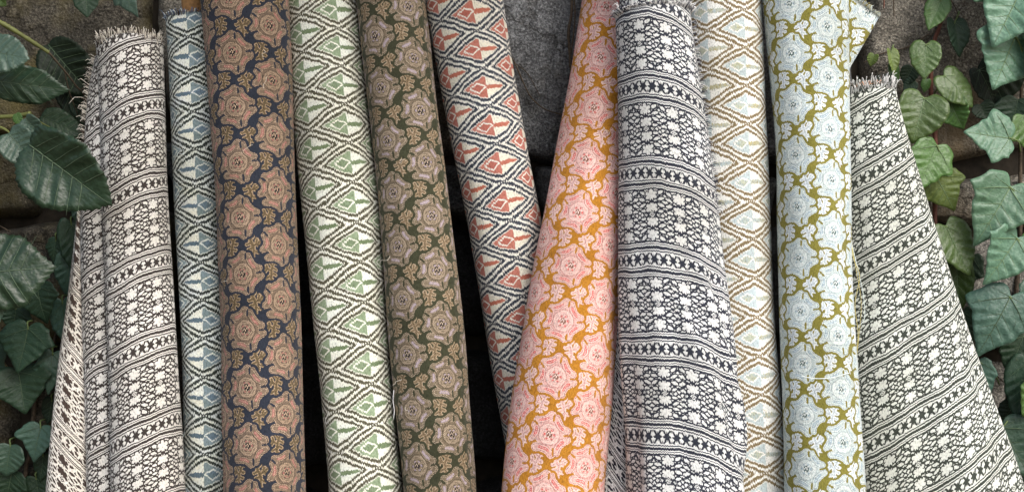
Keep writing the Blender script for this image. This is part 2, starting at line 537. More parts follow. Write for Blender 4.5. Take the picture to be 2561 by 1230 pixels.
F_BLUE = fabric('cloth_pale_blue_gold_flowers', D_FLORAL,
    P((142, 136, 64), (210, 222, 222), (244, 248, 247), (164, 188, 202), (84, 106, 106), (228, 235, 240), (152, 172, 178)),
    P((128, 124, 56), (198, 212, 212), (238, 245, 243), (152, 176, 190), (84, 108, 106), (216, 225, 232), (142, 164, 170)), HF, 1.0, .6)
I_SLATE = fabric('cloth_slate_blue_diamonds', D_IKAT,
    P((240, 240, 222), (52, 60, 50), (124, 142, 140), (106, 126, 130), (92, 112, 118), (230, 234, 220)),
    P((232, 238, 234), (60, 68, 68), (140, 160, 170), (118, 140, 160), (104, 126, 146), (224, 232, 234)), HI, 1.7, .6)
I_GREEN = fabric('cloth_sage_green_diamonds', D_IKAT,
    P((236, 238, 226), (80, 78, 60), (122, 142, 108), (114, 132, 100), (108, 126, 90), (236, 236, 222)),
    P((232, 238, 230), (96, 94, 78), (160, 178, 150), (138, 156, 128), (126, 144, 112), (238, 240, 230)), HI, 1.7, .6)
I_RED = fabric('cloth_terracotta_navy_diamonds', D_IKAT,
    P((234, 230, 214), (54, 60, 70), (184, 112, 96), (178, 104, 90), (184, 108, 86), (234, 232, 222)),
    P((228, 226, 212), (66, 72, 84), (196, 130, 118), (184, 112, 100), (190, 118, 102), (234, 234, 226)), HI, 1.7, .6)
I_TAUPE = fabric('cloth_white_taupe_diamonds', D_IKAT,
    P((246, 248, 245), (132, 116, 84), (192, 208, 214), (178, 198, 208), (186, 206, 218), (250, 250, 246)),
    P((248, 249, 246), (142, 126, 94), (206, 220, 222), (200, 200, 164), (196, 184, 128), (250, 250, 246)), HI, 1.7, .6)
HS = (.2, .8)
S_BROWN = fabric('cloth_brown_white_stars', D_STAR, P((66, 59, 55), (228, 226, 220)), P((58, 52, 50), (232, 230, 225)), HS, .8, .5, 2.6)
S_BROWN_BACK = fabric('cloth_brown_white_stars_reverse', D_STAR, P((226, 222, 212), (76, 62, 54)), P((230, 226, 218), (66, 56, 52)), (.8, .2), .8, .5, 2.6)
S_NAVY = fabric('cloth_navy_white_stars', D_STAR, P((54, 58, 68), (230, 232, 230)), P((48, 52, 66), (234, 236, 236)), HS, 1.1, .6, 2.6)
S_NAVY_BACK = fabric('cloth_navy_white_stars_reverse', D_STAR, P((228, 232, 232), (44, 48, 60)), P((228, 232, 234), (40, 44, 58)), (.8, .2), .8, .5, 2.6)
S_GREEN = fabric('cloth_grey_green_white_stars', D_STAR, P((68, 73, 66), (226, 230, 222)), P((60, 66, 60), (230, 234, 228)), HS, .8, .5, 2.6)

M_CARD = plain('cardboard_tan', srgb(142, 106, 66), .8, .2, 300)
M_CARDP = plain('cardboard_pinkish', srgb(206, 160, 132), .8, .2, 300)
M_ENDS = plain('layered_cloth_ends', srgb(190, 184, 172), .9, .4, 260, .4)
def yarn(name, c): return plain(name, srgb(*c), .9, 0, 500, .2, .15)
Y_CREAM, Y_BROWN = yarn('yarn_cream', (228, 222, 210)), yarn('yarn_brown', (74, 64, 58))
Y_WHITE, Y_NAVY = yarn('yarn_white', (242, 243, 242)), yarn('yarn_navy', (58, 62, 78))
Y_GREY, Y_SLATE = yarn('yarn_dark_grey_green', (70, 78, 70)), yarn('yarn_slate', (104, 120, 146))
Y_GOLD, Y_PALE = yarn('yarn_gold', (196, 184, 120)), yarn('yarn_pale_blue', (222, 232, 230))
# ------------------------------------------------------------------ ground
M_SOIL = plain('trodden_soil', srgb(104, 92, 76), .95, .6, 30, .4)
gv, gf = [], []
N = 24
ext = [-1500, -300, -80, -20, -8, -4] + [-3 + 6 * i / 17 for i in range(18)] + [4, 8, 20, 80, 300, 1500]
for y in ext:
    for x in ext:
        near = max(0, 1 - math.hypot(x, y) / 4)
        gv.append((x, y, -.004 + .006 * near * mnoise.noise(Vector((x * 3, y * 3, 0))) - .004))
n = len(ext)
for j in range(n - 1):
    for i in range(n - 1):
        gf.append((j * n + i, j * n + i + 1, (j + 1) * n + i + 1, (j + 1) * n + i))
tag(mesh_obj('ground', gv, gf, M_SOIL), kind='structure')

# ------------------------------------------------------------------ rubble stone wall, stone by stone
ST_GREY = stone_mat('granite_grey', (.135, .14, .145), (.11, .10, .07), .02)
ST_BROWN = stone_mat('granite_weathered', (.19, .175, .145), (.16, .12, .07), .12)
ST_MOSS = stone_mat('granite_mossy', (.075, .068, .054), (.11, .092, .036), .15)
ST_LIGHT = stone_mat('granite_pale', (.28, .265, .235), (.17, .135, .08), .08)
ST_SHADE = stone_mat('granite_shaded_black', (.020, .021, .022), (.016, .016, .013), .02)  # near-black: the deep shade between the rolls, put into the stone colour
ST_HALFSHADE = stone_mat('granite_half_shaded', (.085, .088, .09), (.07, .062, .045), .02)  # darkened copy of the grey granite, a step into that painted shade
M_MORTAR = plain('earth_mortar', srgb(46, 41, 34), .95, .8, 60, .45)
wall = empty('stone_wall', (0, 0.1, 0))
tag(wall, 'rough granite rubble wall behind the fabric rolls and ivy', 'wall')

def build_wall():
    back = []
    bx = [-2.0, 2.0]
    V = [(-2, .03, -.05), (2, .03, -.05), (2, .03, 2.1), (-2, .03, 2.1), (-2, .40, -.05), (2, .40, -.05), (2, .40, 2.1), (-2, .40, 2.1)]
    F = [(0, 1, 2, 3), (5, 4, 7, 6), (4, 0, 3, 7), (1, 5, 6, 2), (3, 2, 6, 7)]
    nx, nz = 60, 34
    V = []; F = []
    for j in range(nz + 1):
        for i in range(nx + 1):
            x = -2 + 4 * i / nx; z = -.05 + 2.15 * j / nz
            V.append((x, .022 + .012 * mnoise.noise(Vector((x * 9, z * 9, 3))), z))
    for j in range(nz):
        for i in range(nx):
            a = j * (nx + 1) + i; F.append((a, a + 1, a + nx + 2, a + nx + 1))
    m = mesh_obj('mortar', V, F, M_MORTAR); m.parent = wall; m.location = (0, -.1, 0)
    rnd = random.Random(4)
    zs = [CAM_Z - (p - 615) * K * 1.75 for p in (2480, 2110, 1800, 1480, 1180, 860, 560, 385, -60, -370, -640, -1050, -1330)]
    zs[0] = -.02
    bnd = {}
    def zline(k, x):
        return zs[k] + .050 * mnoise.noise(Vector((x * 2.2, k * 7.1, 1.3))) * (1 if 0 < k else 0)
    for k in range(len(zs) - 1):
        x = -2.0 - rnd.random() * .2
        while x < 2.0:
            h = zs[k + 1] - zs[k]
            w = min(.46, max(.13, h * rnd.uniform(.9, 2.1)))
            x2 = x + w
            g = .006
            sl, sr = rnd.uniform(-.02, .02), rnd.uniform(-.02, .02)
            c = [(x + g, zline(k, x) + g), (x2 - g, zline(k, x2) + g), (x2 - g + sr, zline(k + 1, x2) - g), (x + g + sl, zline(k + 1, x) - g)]
            stone(c, rnd)
            x = x2

def stone(c, rnd):
    n = 22
    cx = sum(p[0] for p in c) / 4; cz = sum(p[1] for p in c) / 4
    seed = Vector((rnd.random() * 50, rnd.random() * 50, rnd.random() * 50))
    depth = rnd.uniform(.004, .026)
    tx, tz = rnd.uniform(-.03, .03), rnd.uniform(-.03, .03)
    V, F = [], []
    wx, wz = c[1][0] - c[0][0], c[3][1] - c[0][1]
    for j in range(n + 1):
        for i in range(n + 1):
            s, t = i / n, j / n
            s = .5 - .5 * math.cos(math.pi * s); t = .5 - .5 * math.cos(math.pi * t)
            x = (c[0][0] * (1 - s) + c[1][0] * s) * (1 - t) + (c[3][0] * (1 - s) + c[2][0] * s) * t
            z = (c[0][1] * (1 - s) + c[1][1] * s) * (1 - t) + (c[3][1] * (1 - s) + c[2][1] * s) * t
            a, b = abs(2 * s - 1), abs(2 * t - 1)
            # corners rounded off, edges ragged
            k = (a ** 3) * (b ** 3) * .10
            x += (cx - x) * k; z += (cz - z) * k
            rim = max(a, b)
            x += rim * (.006 * mnoise.noise(Vector((x * 25, z * 25, 0)) + seed) + .014 * mnoise.noise(Vector((x * 8, z * 8, 4)) + seed))
            z += rim * (.007 * mnoise.noise(Vector((x * 25, z * 25, 9)) + seed) + .018 * mnoise.noise(Vector((x * 8, z * 8, 7)) + seed))
            edge = min(1, (1 - a) * wx / .022) * min(1, (1 - b) * wz / .022)
            edge = math.sqrt(max(edge, 0))
            y = .030 - (.028 + depth) * edge - (tx * (s - .5) + tz * (t - .5)) * .4 * edge
            y += edge * (.012 * mnoise.noise(Vector((x * 7, z * 7, 0)) + seed) - .016 * (.4 - abs(mnoise.noise(Vector((x * 11 + z * 4, z * 9, 2)) + seed))) + .007 * mnoise.noise(Vector((x * 26, z * 26, 5)) + seed))
            V.append((x - cx, y, z - cz))
    for j in range(n):
        for i in range(n):
            a = j * (n + 1) + i; F.append((a, a + 1, a + n + 2, a + n + 1))
    # right and pale on the right, mossy on the left, grey in the middle, shade painted in below it
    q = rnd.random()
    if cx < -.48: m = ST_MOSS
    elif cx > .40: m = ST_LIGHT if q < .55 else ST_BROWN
    elif cz < CAM_Z - .02: m = ST_SHADE
    elif cz < CAM_Z + .10: m = ST_HALFSHADE
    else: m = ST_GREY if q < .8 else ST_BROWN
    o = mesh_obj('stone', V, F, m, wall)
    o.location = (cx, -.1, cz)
build_wall()
# ------------------------------------------------------------------ rolls of cloth
PXM = .0005                                                  # pattern unit: half a millimetre

def ripple(seed, n=7):
    rr = random.Random(seed)
    w = [(rr.choice((1, 2, 2, 3, 4)), rr.uniform(2, 16), rr.uniform(0, 6.28), rr.uniform(.4, 1)) for _ in range(n)]
    s = sum(k[3] for k in w)
    return lambda th, z: sum(a * math.sin(m * th + f * z + p) for m, f, p, a in w) / s

class Spine:
    """centre line and half width of a roll, read off the photograph, carried on down to the ground"""
    def __init__(s, keys, Y0, Y1, top_py, foot_grow=0.0, rows=90):
        py = np.array([k[0] for k in keys], float)
        xl = np.array([k[1] for k in keys], float); xr = np.array([k[2] for k in keys], float)
        slope_l = (xl[-1] - xl[-2]) / (py[-1] - py[-2]); slope_r = (xr[-1] - xr[-2]) / (py[-1] - py[-2])
        # ground reached where Z = 0
        p = 1230.0
        while at(0, p, Y0 + (Y1 - Y0) * p / 1230).z > 0.002: p += 4
        s.bot = p
        e = p - py[-1]
        py = np.append(py, p)
        xl = np.append(xl, xl[-1] + slope_l * .55 * e); xr = np.append(xr, xr[-1] + slope_r * .55 * e)
        P = np.linspace(top_py, p, rows)
        def sm(a):
            v = np.interp(P, py, a)
            if top_py < py[0]:
                sl = (a[1] - a[0]) / (py[1] - py[0])
                v = np.where(P < py[0], a[0] + sl * (P - py[0]), v)
            for _ in range(6):
                w = v.copy(); w[1:-1] = (v[:-2] + 2 * v[1:-1] + v[2:]) / 4; v = w
            return v
        s.py, s.l, s.r = P, sm(xl), sm(xr)
        s.Y = Y0 + (Y1 - Y0) * P / 1230
        s.c = [at((a + b) / 2, q, y) for a, b, q, y in zip(s.l, s.r, P, s.Y)]
        s.rad = np.array([(b - a) / 2 * K * (y - CAM_Y) for a, b, y in zip(s.l, s.r, s.Y)])
        s.len = np.concatenate([[0], np.cumsum([(s.c[i + 1] - s.c[i]).length for i in range(rows - 1)])])
        s.n = rows

def loft(name, parent, sp, mat, ncirc=100, rb=None, origin=None, scale=1.0, su=1, shear=0.0, amp=.0021, seed=1,
         vfun=None, bulge=None, rscale=1.0, row0=0, row1=None, cap_mat=None, hole=.016, u_at=-math.pi / 2, yoff=0.0, phase=(0, 0), flute=None, lap=None):
    """cloth wound into a tube: closed rings along the spine, pattern coordinates measured along the cloth"""
    rip = ripple(seed)
    row1 = sp.n if row1 is None else row1
    rows = range(row0, row1)
    V, UVr = [], []
    th = [2 * math.pi * k / ncirc + math.pi / 2 for k in range(ncirc + 1)]         # seam at the back
    for i in rows:
        t = (sp.c[max(i - 1, 0)] - sp.c[min(i + 1, sp.n - 1)]).normalized()           # up the roll
        a = Vector((1, 0, 0)); a = (a - t * a.dot(t)).normalized()
        b = t.cross(a).normalized()                                                  # to the back
        if b.y < 0: b = -b
        ra = sp.rad[i] * rscale
        rbk = ra if rb is None else rb(sp.py[i]) * rscale
        pts = []
        for w in th:
            k = 1 + (amp / ra) * rip(w, sp.c[i].z) * 2
            k += .0007 / ra * mnoise.noise(Vector((math.cos(w) * 2.2, math.sin(w) * 2.2 + seed * 9, sp.c[i].z * 9))) * 2
            if lap is not None and -math.pi / 2 + lap + .05 * math.sin(sp.py[i] * .006 + seed) < ((w + math.pi / 2 + .6) % (2 * math.pi)) - math.pi / 2 - .6 < math.pi / 2: k += .0022 / ra
            if flute: k += flute(w, sp.py[i])
            pts.append(sp.c[i] + Vector((0, yoff, 0)) + a * (math.cos(w) * ra * k) + b * (math.sin(w) * rbk * k))
        arc = [0.0]
        for q in range(ncirc): arc.append(arc[-1] + (pts[q + 1] - pts[q]).length)
        # arc length is counted from the direction u_at
        f = ((u_at - math.pi / 2) % (2 * math.pi)) / (2 * math.pi) * ncirc
        k0 = int(f); a0 = arc[k0] + (arc[min(k0 + 1, ncirc)] - arc[k0]) * (f - k0)
        V.extend(pts[:-1] if False else pts)
        UVr.append([(x - a0) for x in arc])
    n1 = ncirc + 1
    nr = len(UVr)
    U = np.array(UVr) / PXM / scale                                                  # grows to the right across the front
    Vv = np.repeat((-sp.len[row0:row1, None]), n1, 1) / PXM / scale
    Vv = Vv + shear * U
    if vfun is not None:
        TH = np.repeat(np.array(th)[None, :], nr, 0); PY = np.repeat(sp.py[row0:row1, None], n1, 1)
        Vv = Vv + vfun(TH, PY) / scale
    ou = ov = 0.0
    if origin is not None:                                                           # pattern origin sits at this photo point
        i = int(np.argmin(np.abs(sp.py[row0:row1] - origin[1])))
        j = row0 + i
        half = (sp.r[j] - sp.l[j]) / 2 * rscale
        s_ = max(-1, min(1, (origin[0] - (sp.l[j] + sp.r[j]) / 2) / half))
        k = int(round(((-math.pi / 2 + math.asin(s_) - math.pi / 2) % (2 * math.pi)) / (2 * math.pi) * ncirc))
        ou, ov = U[i, k], Vv[i, k]
        ov -= (origin[1] - sp.py[j]) / scale
    U = su * (U - ou) + phase[0]; Vv = Vv - ov + phase[1]
    F, UV = [], []
    for i in range(nr - 1):
        for k in range(ncirc):
            q = (i * n1 + k, (i + 1) * n1 + k, (i + 1) * n1 + k + 1, i * n1 + k + 1)
            F.append(q)
            for (ii, kk) in ((i, k), (i + 1, k), (i + 1, k + 1), (i, k + 1)):
                UV.append((U[ii, kk], Vv[ii, kk]))
    mats, idx = [mat], [0] * len(F)
    if cap_mat is not None:                                                          # wound layers at the upper end
        mats.append(cap_mat)
        c = sp.c[row0] + Vector((0, yoff, 0))
        prev = list(range(n1))
        for lay in range(1, 9):
            k = 1 - lay / 8 * (1 - hole / max(sp.rad[row0] * rscale, hole + .001))
            cur = []
            for q in range(n1):
                p = V[q]
                V.append(c + (p - c) * k + Vector((0, 0, -.0025 if lay % 2 else .0)))
                cur.append(len(V) - 1)
            for q in range(ncirc):
                F.append((prev[q], prev[q + 1], cur[q + 1], cur[q])); idx.append(1)
                UV.extend([(0, 0)] * 4)
            prev = cur
    return mesh_obj(name, V, F, mats, parent, UV, True, idx)

def core_tube(parent, sp, mat, r=.016, out=.02, down=.06):
    c = sp.c[0]; t = (sp.c[0] - sp.c[3]).normalized()
    a = Vector((1, 0, 0)); a = (a - t * a.dot(t)).normalized(); b = t.cross(a)
    V, F = [], []
    prof = [(r, -down), (r, out), (r - .0008, out + .0006), (r - .004, out + .0006), (r - .0045, out), (r - .0045, -down)]
    n = 40
    for rr, h in prof:
        for k in range(n):
            w = 2 * math.pi * k / n
            V.append(c + t * h + (a * math.cos(w) + b * math.sin(w)) * rr)
    for i in range(len(prof) - 1):
        for k in range(n):
            F.append((i * n + k, i * n + (k + 1) % n, (i + 1) * n + (k + 1) % n, (i + 1) * n + k))
    return mesh_obj('core_tube', V, F, mat, parent)

def fringe(parent, roots, mats, length=.015, r=.00042, seed=1, name='fringe', wild=.35):
    """loose yarn ends: roots = [(point, direction)], one thread each"""
    rr = random.Random(seed)
    V, F, idx = [], [], []
    cl = Vector((0, 0, 0)); left_ = 0; kl = 1
    for p, d in roots:
        if left_ <= 0:
            left_ = rr.randrange(2, 8); kl = rr.uniform(.6, 1.15); cl = Vector((rr.uniform(-1, 1), rr.uniform(-1, .6), rr.uniform(-.7, .7))) * .38
        left_ -= 1
        L = length * kl * rr.uniform(.75, 1.2) * (2.1 if rr.random() < .02 else 1)
        d = (d.normalized() + cl).normalized()
        side = Vector((rr.uniform(-1, 1), rr.uniform(-1, 1), rr.uniform(-1, 1))) * wild
        pts = [p + d * (-.003), p + d * L * .4 + side * L * .2, p + d * L * .75 + side * L * .6, p + d * L + side * L * 1.1 + Vector((0, 0, -.32 * L))]
        v, f = tube_geo(pts, [r, r, r * .9, r * .5], 4)
        o = len(V); V.extend(v); F.extend([tuple(i + o for i in q) for q in f])
        m = rr.randrange(len(mats)); idx.extend([m] * len(f))
    return tag(mesh_obj(name, V, F, mats, parent, None, True, idx), kind='stuff')

def ring_roots(sp, i, n, th0, th1, up=1.0, out=.25, rscale=1.0, rb=None, seed=2, yoff=0.0, jitter=.002):
    rr = random.Random(seed)
    t = (sp.c[max(i - 1, 0)] - sp.c[i + 1]).normalized()
    a = Vector((1, 0, 0)); a = (a - t * a.dot(t)).normalized(); b = t.cross(a)
    if b.y < 0: b = -b
    ra = sp.rad[i] * rscale; rbk = ra if rb is None else rb * rscale
    res = []
    for k in range(n):
        w = th0 + (th1 - th0) * (k + rr.random()) / n
        o = a * math.cos(w) + b * math.sin(w)
        p = sp.c[i] + Vector((0, yoff, 0)) + a * math.cos(w) * ra + b * math.sin(w) * rbk + t * rr.uniform(-jitter, jitter)
        res.append((p, t * up + o * out))
    return res

def roll(label, keys, Y0, Y1, mat, top_py=-130, core=True, core_mat=None, core_r=.016, core_out=.02, **kw):
    sp = Spine(keys, Y0, Y1, top_py)
    base = sp.c[-1]
    t = empty('fabric_roll')
    tag(t, label, 'fabric roll', 'rolls of patterned cloth leaning on the wall')
    body = loft('cloth', t, sp, mat, cap_mat=M_ENDS, hole=core_r, **kw)
    if core: core_tube(t, sp, core_mat or M_CARD, core_r, core_out)
    return t, sp, body

# -- slate-blue diamonds (thin roll, second from the left)
t2, sp2, _ = roll('thin roll of slate blue and cream diamond cloth behind the brown flowered roll',
    [(50, 416, 556), (300, 430, 572), (800, 456, 600), (1230, 461, 600)], -.095, -.145, I_SLATE, top_py=48,
    core_r=.0150, core_out=.045, origin=(494, 155), scale=.97, su=-1, seed=2)
fringe(t2, ring_roots(sp2, 0, 110, math.pi, 2 * math.pi, 1, .5, jitter=.001), [Y_PALE, Y_SLATE, Y_SLATE, Y_BROWN], .006, .0004, 4)
# -- brown and navy flowers
t3, sp3, _ = roll('brown roll with pink petalled flowers on navy ground',
    [(0, 506, 717), (250, 527, 726), (500, 541, 735), (900, 556, 755), (1230, 561, 763)], -.128, -.195, F_BROWN,
    origin=(604, 155), scale=1.0, seed=3)
# -- sage green diamonds
t4, sp4, _ = roll('cream roll with sage green arrowheads and dark olive diamond lines',
    [(0, 716, 887), (300, 735, 920), (500, 752, 945), (800, 786, 964), (1000, 808, 980), (1230, 822, 1006)], -.092, -.172, I_GREEN,
    origin=(850, 50), scale=1.02, shear=-.06, seed=4, lap=1.25)
# -- olive and tan flowers
t5, sp5, _ = roll('olive roll with tan and lavender flowers, next to the terracotta diamond roll',
    [(0, 889, 1062), (250, 916, 1090), (450, 944, 1112), (830, 972, 1152), (1230, 1014, 1186)], -.105, -.185, F_OLIVE,
    origin=(944, 108), scale=.98, seed=5, lap=1.0)
# -- terracotta and navy diamonds
t6, sp6, _ = roll('cream roll with terracotta arrowheads and navy diamond lines',
    [(0, 1064, 1254), (300, 1116, 1302), (560, 1168, 1350), (800, 1208, 1384), (1100, 1262, 1432), (1230, 1284, 1452)], -.090, -.105, I_RED,
    origin=(1186, 52), scale=.99, shear=-.04, seed=6)
# -- pink and mustard flowers
t7, sp7, _ = roll('pink flowered roll on mustard ground, flaring towards its foot',
    [(0, 1456, 1620), (120, 1440, 1612), (250, 1420, 1600), (500, 1371, 1572), (750, 1322, 1552), (1000, 1277, 1530), (1230, 1250, 1512)], -.082, -.205, F_PINK,
    origin=(1480, 300), scale=1.0, seed=7, amp=.0016)
# -- white and taupe diamonds
t9, sp9, _ = roll('white roll with taupe diamond lines and pale blue arrowheads',
    [(0, 1716, 1905), (400, 1732, 1920), (800, 1748, 1938), (1230, 1774, 1966)], -.105, -.138, I_TAUPE,
    origin=(1840, 0), scale=.98, seed=9)
# -- pale blue and gold flowers
t10, sp10, _ = roll('pale blue flowered roll on olive gold ground with a turned-out corner',
    [(0, 1910, 2114), (400, 1941, 2117), (700, 1950, 2126), (950, 1958, 2142), (1230, 1962, 2157)], -.125, -.190, F_BLUE,
    origin=(2046, 92), scale=.93, seed=10, amp=.0020, lap=.95)

# -- navy and white stars: an outer layer that ends in a fringe, the inner roll rising above it
def tilt8(TH, PY):
    x = np.cos(TH); f = np.clip((PY - 100) / 900, 0, 1)
    return 34 * np.clip(x + .4, 0, 2) ** 1.5 + 30 * f * np.clip(x - .25, 0, 1) ** 1.4 - 6 * np.clip(-x, 0, 1)
def fl8(w, py):
    f = min(max((py - 350) / 900, 0), 1)
    g = min(max((py - 620) / 160, 0), 1)
    c1 = 5.15 + (py - 700) * .0021; c2 = 5.0 + (py - 900) * .0023
    return f * (.05 * math.sin(7 * w + py * .004) + .02 * math.sin(13 * w - py * .005)) + g * (.11 * math.exp(-((w - c1) / .13) ** 2) - .09 * math.exp(-((w - c1 - .3) / .12) ** 2) + .08 * math.exp(-((w - c2) / .12) ** 2))
K8 = [(36, 1541, 1728), (250, 1546, 1757), (500, 1549, 1792), (700, 1549, 1812), (900, 1558, 1842), (1100, 1568, 1852), (1230, 1574, 1853)]
rb8 = lambda py: .046 + .012 * min(max(py, 0) / 1230, 1.2)
t8, sp8, _ = roll('navy and white star-banded roll with fringed upper edge, in front of the pink roll',
    K8, -.165, -.215, S_NAVY, top_py=36, core=False, rb=rb8, origin=(1662, 247), scale=1.0, vfun=tilt8, seed=8, amp=.0022, phase=(33, 169), flute=fl8)
sp8i = Spine([(-170, 1538, 1716), (36, 1544, 1722), (300, 1560, 1740), (1230, 1610, 1800)], -.165, -.205, -150)
loft('inner_cloth', t8, sp8i, S_NAVY, rb=lambda p: .042, origin=(1640, 8), scale=1.03, rscale=.985, seed=21, phase=(33, 112), row1=30, cap_mat=M_ENDS, vfun=tilt8)
core_tube(t8, sp8i, M_CARD)
fringe(t8, ring_roots(sp8, 0, 520, math.pi * .95, math.pi * 2.05, .75, .55, rb=rb8(36), jitter=.0015), [Y_WHITE, Y_WHITE, Y_NAVY], .0080, .00045, 8, wild=.25)
# threads along the cut edge that runs down its side
rr = random.Random(88)
side = []
for q in range(200):
    f = q / 200
    i = int(f * 15) + 1
    w = -.30 - .02 * f + rr.uniform(-.03, .03)
    p0 = ring_roots(sp8, i, 1, w, w + .001, 0, 1, rb=rb8(sp8.py[i]), seed=q)[0]
    nx = sp8.c[i + 1] - sp8.c[i]
    side.append((p0[0] + nx * rr.random(), Vector((1, -.25, rr.uniform(-.25, .35)))))
fringe(t8, side, [Y_WHITE, Y_NAVY, Y_NAVY], .0060, .0004, 9, name='side_fringe', wild=.2)
# turned-back edge of the same cloth, its reverse showing
K8b = [(690, 1546, 1590), (800, 1536, 1596), (950, 1521, 1602), (1100, 1508, 1606), (1230, 1499, 1610)]
sp8b = Spine(K8b, -.135, -.178, 640, rows=60)
loft('turned_edge', t8, sp8b, S_NAVY_BACK, ncirc=40, rb=lambda p: .020, scale=1.03, su=-1, shear=1.25, seed=31, amp=.0008, origin=(1540, 900))

# -- brown and white stars with a loose fold on its outer side
def tilt1(TH, PY):
    x = np.cos(TH)
    return -33 * x + 18 * (1 - np.abs(x)) * 0
t1, sp1, _ = roll('brown and white star-banded roll with fringed top, beside the ovate leaves',
    [(112, 246, 405), (300, 254, 412), (480, 262, 419), (700, 270, 431), (900, 275, 441), (1230, 282, 459)], -.105, -.185, S_BROWN, top_py=108,
    core_out=-.01, origin=(334, 303), scale=.95, vfun=tilt1, seed=12, amp=.0016, phase=(33, 169))
fringe(t1, ring_roots(sp1, 0, 620, 0, 2 * math.pi, 1, .16, jitter=.006), [Y_CREAM, Y_CREAM, Y_BROWN], .0068, .00042, 12, wild=.3)
sp1b = Spine([(150, 240, 330), (220, 220, 330), (330, 216, 330), (510, 203, 335), (640, 206, 340), (770, 209, 345), (900, 212, 350), (1050, 214, 355), (1230, 217, 360)],
             -.085, -.158, 150, rows=80)
loft('loose_fold', t1, sp1b, S_BROWN, ncirc=48, rb=lambda p: .030, origin=(240, 420), scale=.96, seed=33, amp=.0012, shear=-.42, phase=(10, 60))
edge = []
rr = random.Random(5)
for q in range(210):
    f = q / 210
    i = int(f * 9)
    p0 = ring_roots(sp1b, i, 1, math.pi + .05, math.pi + .5, .5, 1, rb=.03, seed=q)[0]
    nx = sp1b.c[i + 1] - sp1b.c[i]
    edge.append((p0[0] + nx * rr.random(), Vector((-1, -.3, .55 + rr.uniform(-.3, .3)))))
fringe(t1, edge, [Y_CREAM, Y_CREAM, Y_BROWN], .0085, .00042, 13, name='side_fringe')
sp1c = Spine([(520, 199, 222), (640, 185, 228), (770, 170, 232), (900, 150, 236), (1050, 131, 240), (1230, 115, 244)], -.070, -.150, 470, rows=60)
loft('reverse_fold', t1, sp1c, S_BROWN_BACK, ncirc=48, rb=lambda p: .016 + .012 * min(max(p - 470, 0) / 760, 1), origin=(160, 860), scale=.96, su=-1, shear=1.0, seed=34, amp=.001, phase=(5, 170))

# -- grey-green and white stars, hanging loose and wide on its tube
def fl11(w, py):
    f = min(max((py - 350) / 900, 0), 1)
    return f * (.038 * math.sin(6 * w + py * .0022) + .022 * math.sin(11 * w - py * .002)) + .012 * math.sin(4 * w + py * .006)
rb11 = lambda py: .034 + .022 * min(max(py - 200, 0) / 1030, 1.3)
t11, sp11, _ = roll('dark green and white star-banded cloth hanging wide from a short roll beside the ivy',
    [(212, 2090, 2235), (330, 2092, 2262), (560, 2096, 2330), (850, 2102, 2421), (1100, 2108, 2502), (1230, 2112, 2546)], -.085, -.112, S_GREEN, top_py=222,
    core_mat=M_CARDP, core_r=.024, core_out=.006, rb=rb11, origin=(2200, 420), scale=1.03, shear=-.42, seed=14, amp=.0016, phase=(33, 169), flute=fl11, u_at=-math.pi / 2 - .6)
fringe(t11, ring_roots(sp11, 0, 560, 0, 2 * math.pi, 1, .12, rb=rb11(212), jitter=.006), [Y_WHITE, Y_WHITE, Y_GREY], .0095, .0005, 14, wild=.3)

# -- the corner turned out at the top of the pale blue roll
def corner():
    V, F, UV = [], [], []
    A, B, Cc = (2092, -40), (2200, 42), (2100, 215)
    n = 18
    ids = {}
    th = .0014
    for side_ in (0, 1):
        for i in range(n + 1):
            for j in range(n + 1 - i):
                f, g = i / n, j / n
                px = A[0] + (B[0] - A[0]) * f + (Cc[0] - A[0]) * g
                py = A[1] + (B[1] - A[1]) * f + (Cc[1] - A[1]) * g
                y = -.112 + .034 * f - .010 * math.sin(f * 5) * (1 - g) + side_ * th
                ids[(side_, i, j)] = len(V)
                V.append(at(px, py, y))
                UV.append(((px - 2170) / .93, -(py - 30) / .93))
    uvs = []
    for s_ in (0, 1):
        for i in range(n):
            for j in range(n - i):
                tri = [ids[(s_, i, j)], ids[(s_, i + 1, j)], ids[(s_, i, j + 1)]]
                F.append(tuple(tri)); uvs.extend(UV[k] for k in tri)
                if i + j < n - 1:
                    tri = [ids[(s_, i + 1, j)], ids[(s_, i + 1, j + 1)], ids[(s_, i, j + 1)]]
                    F.append(tuple(tri)); uvs.extend(UV[k] for k in tri)
    for i in range(n):
        for e in (((i, 0), (i + 1, 0)), ((i, n - i), (i + 1, n - i - 1))):
            q = [ids[(0, *e[0])], ids[(0, *e[1])], ids[(1, *e[1])], ids[(1, *e[0])]]
            F.append(tuple(q)); uvs.extend(UV[k] for k in q)
    o = mesh_obj('turned_corner', V, F, F_BLUE, t10, uvs)
    roots = []
    rr = random.Random(3)
    for q in range(110):
        f = (q + rr.random()) / 110
        i = min(int(f * n), n - 1); fr = f * n - i
        p = V[ids[(0, i, 0)]].lerp(V[ids[(0, i + 1, 0)]], fr)
        roots.append((p, Vector((.35, -.2, .8))))
    fringe(o, roots, [Y_PALE, Y_PALE, Y_GOLD], .006, .0004, 6)
corner()

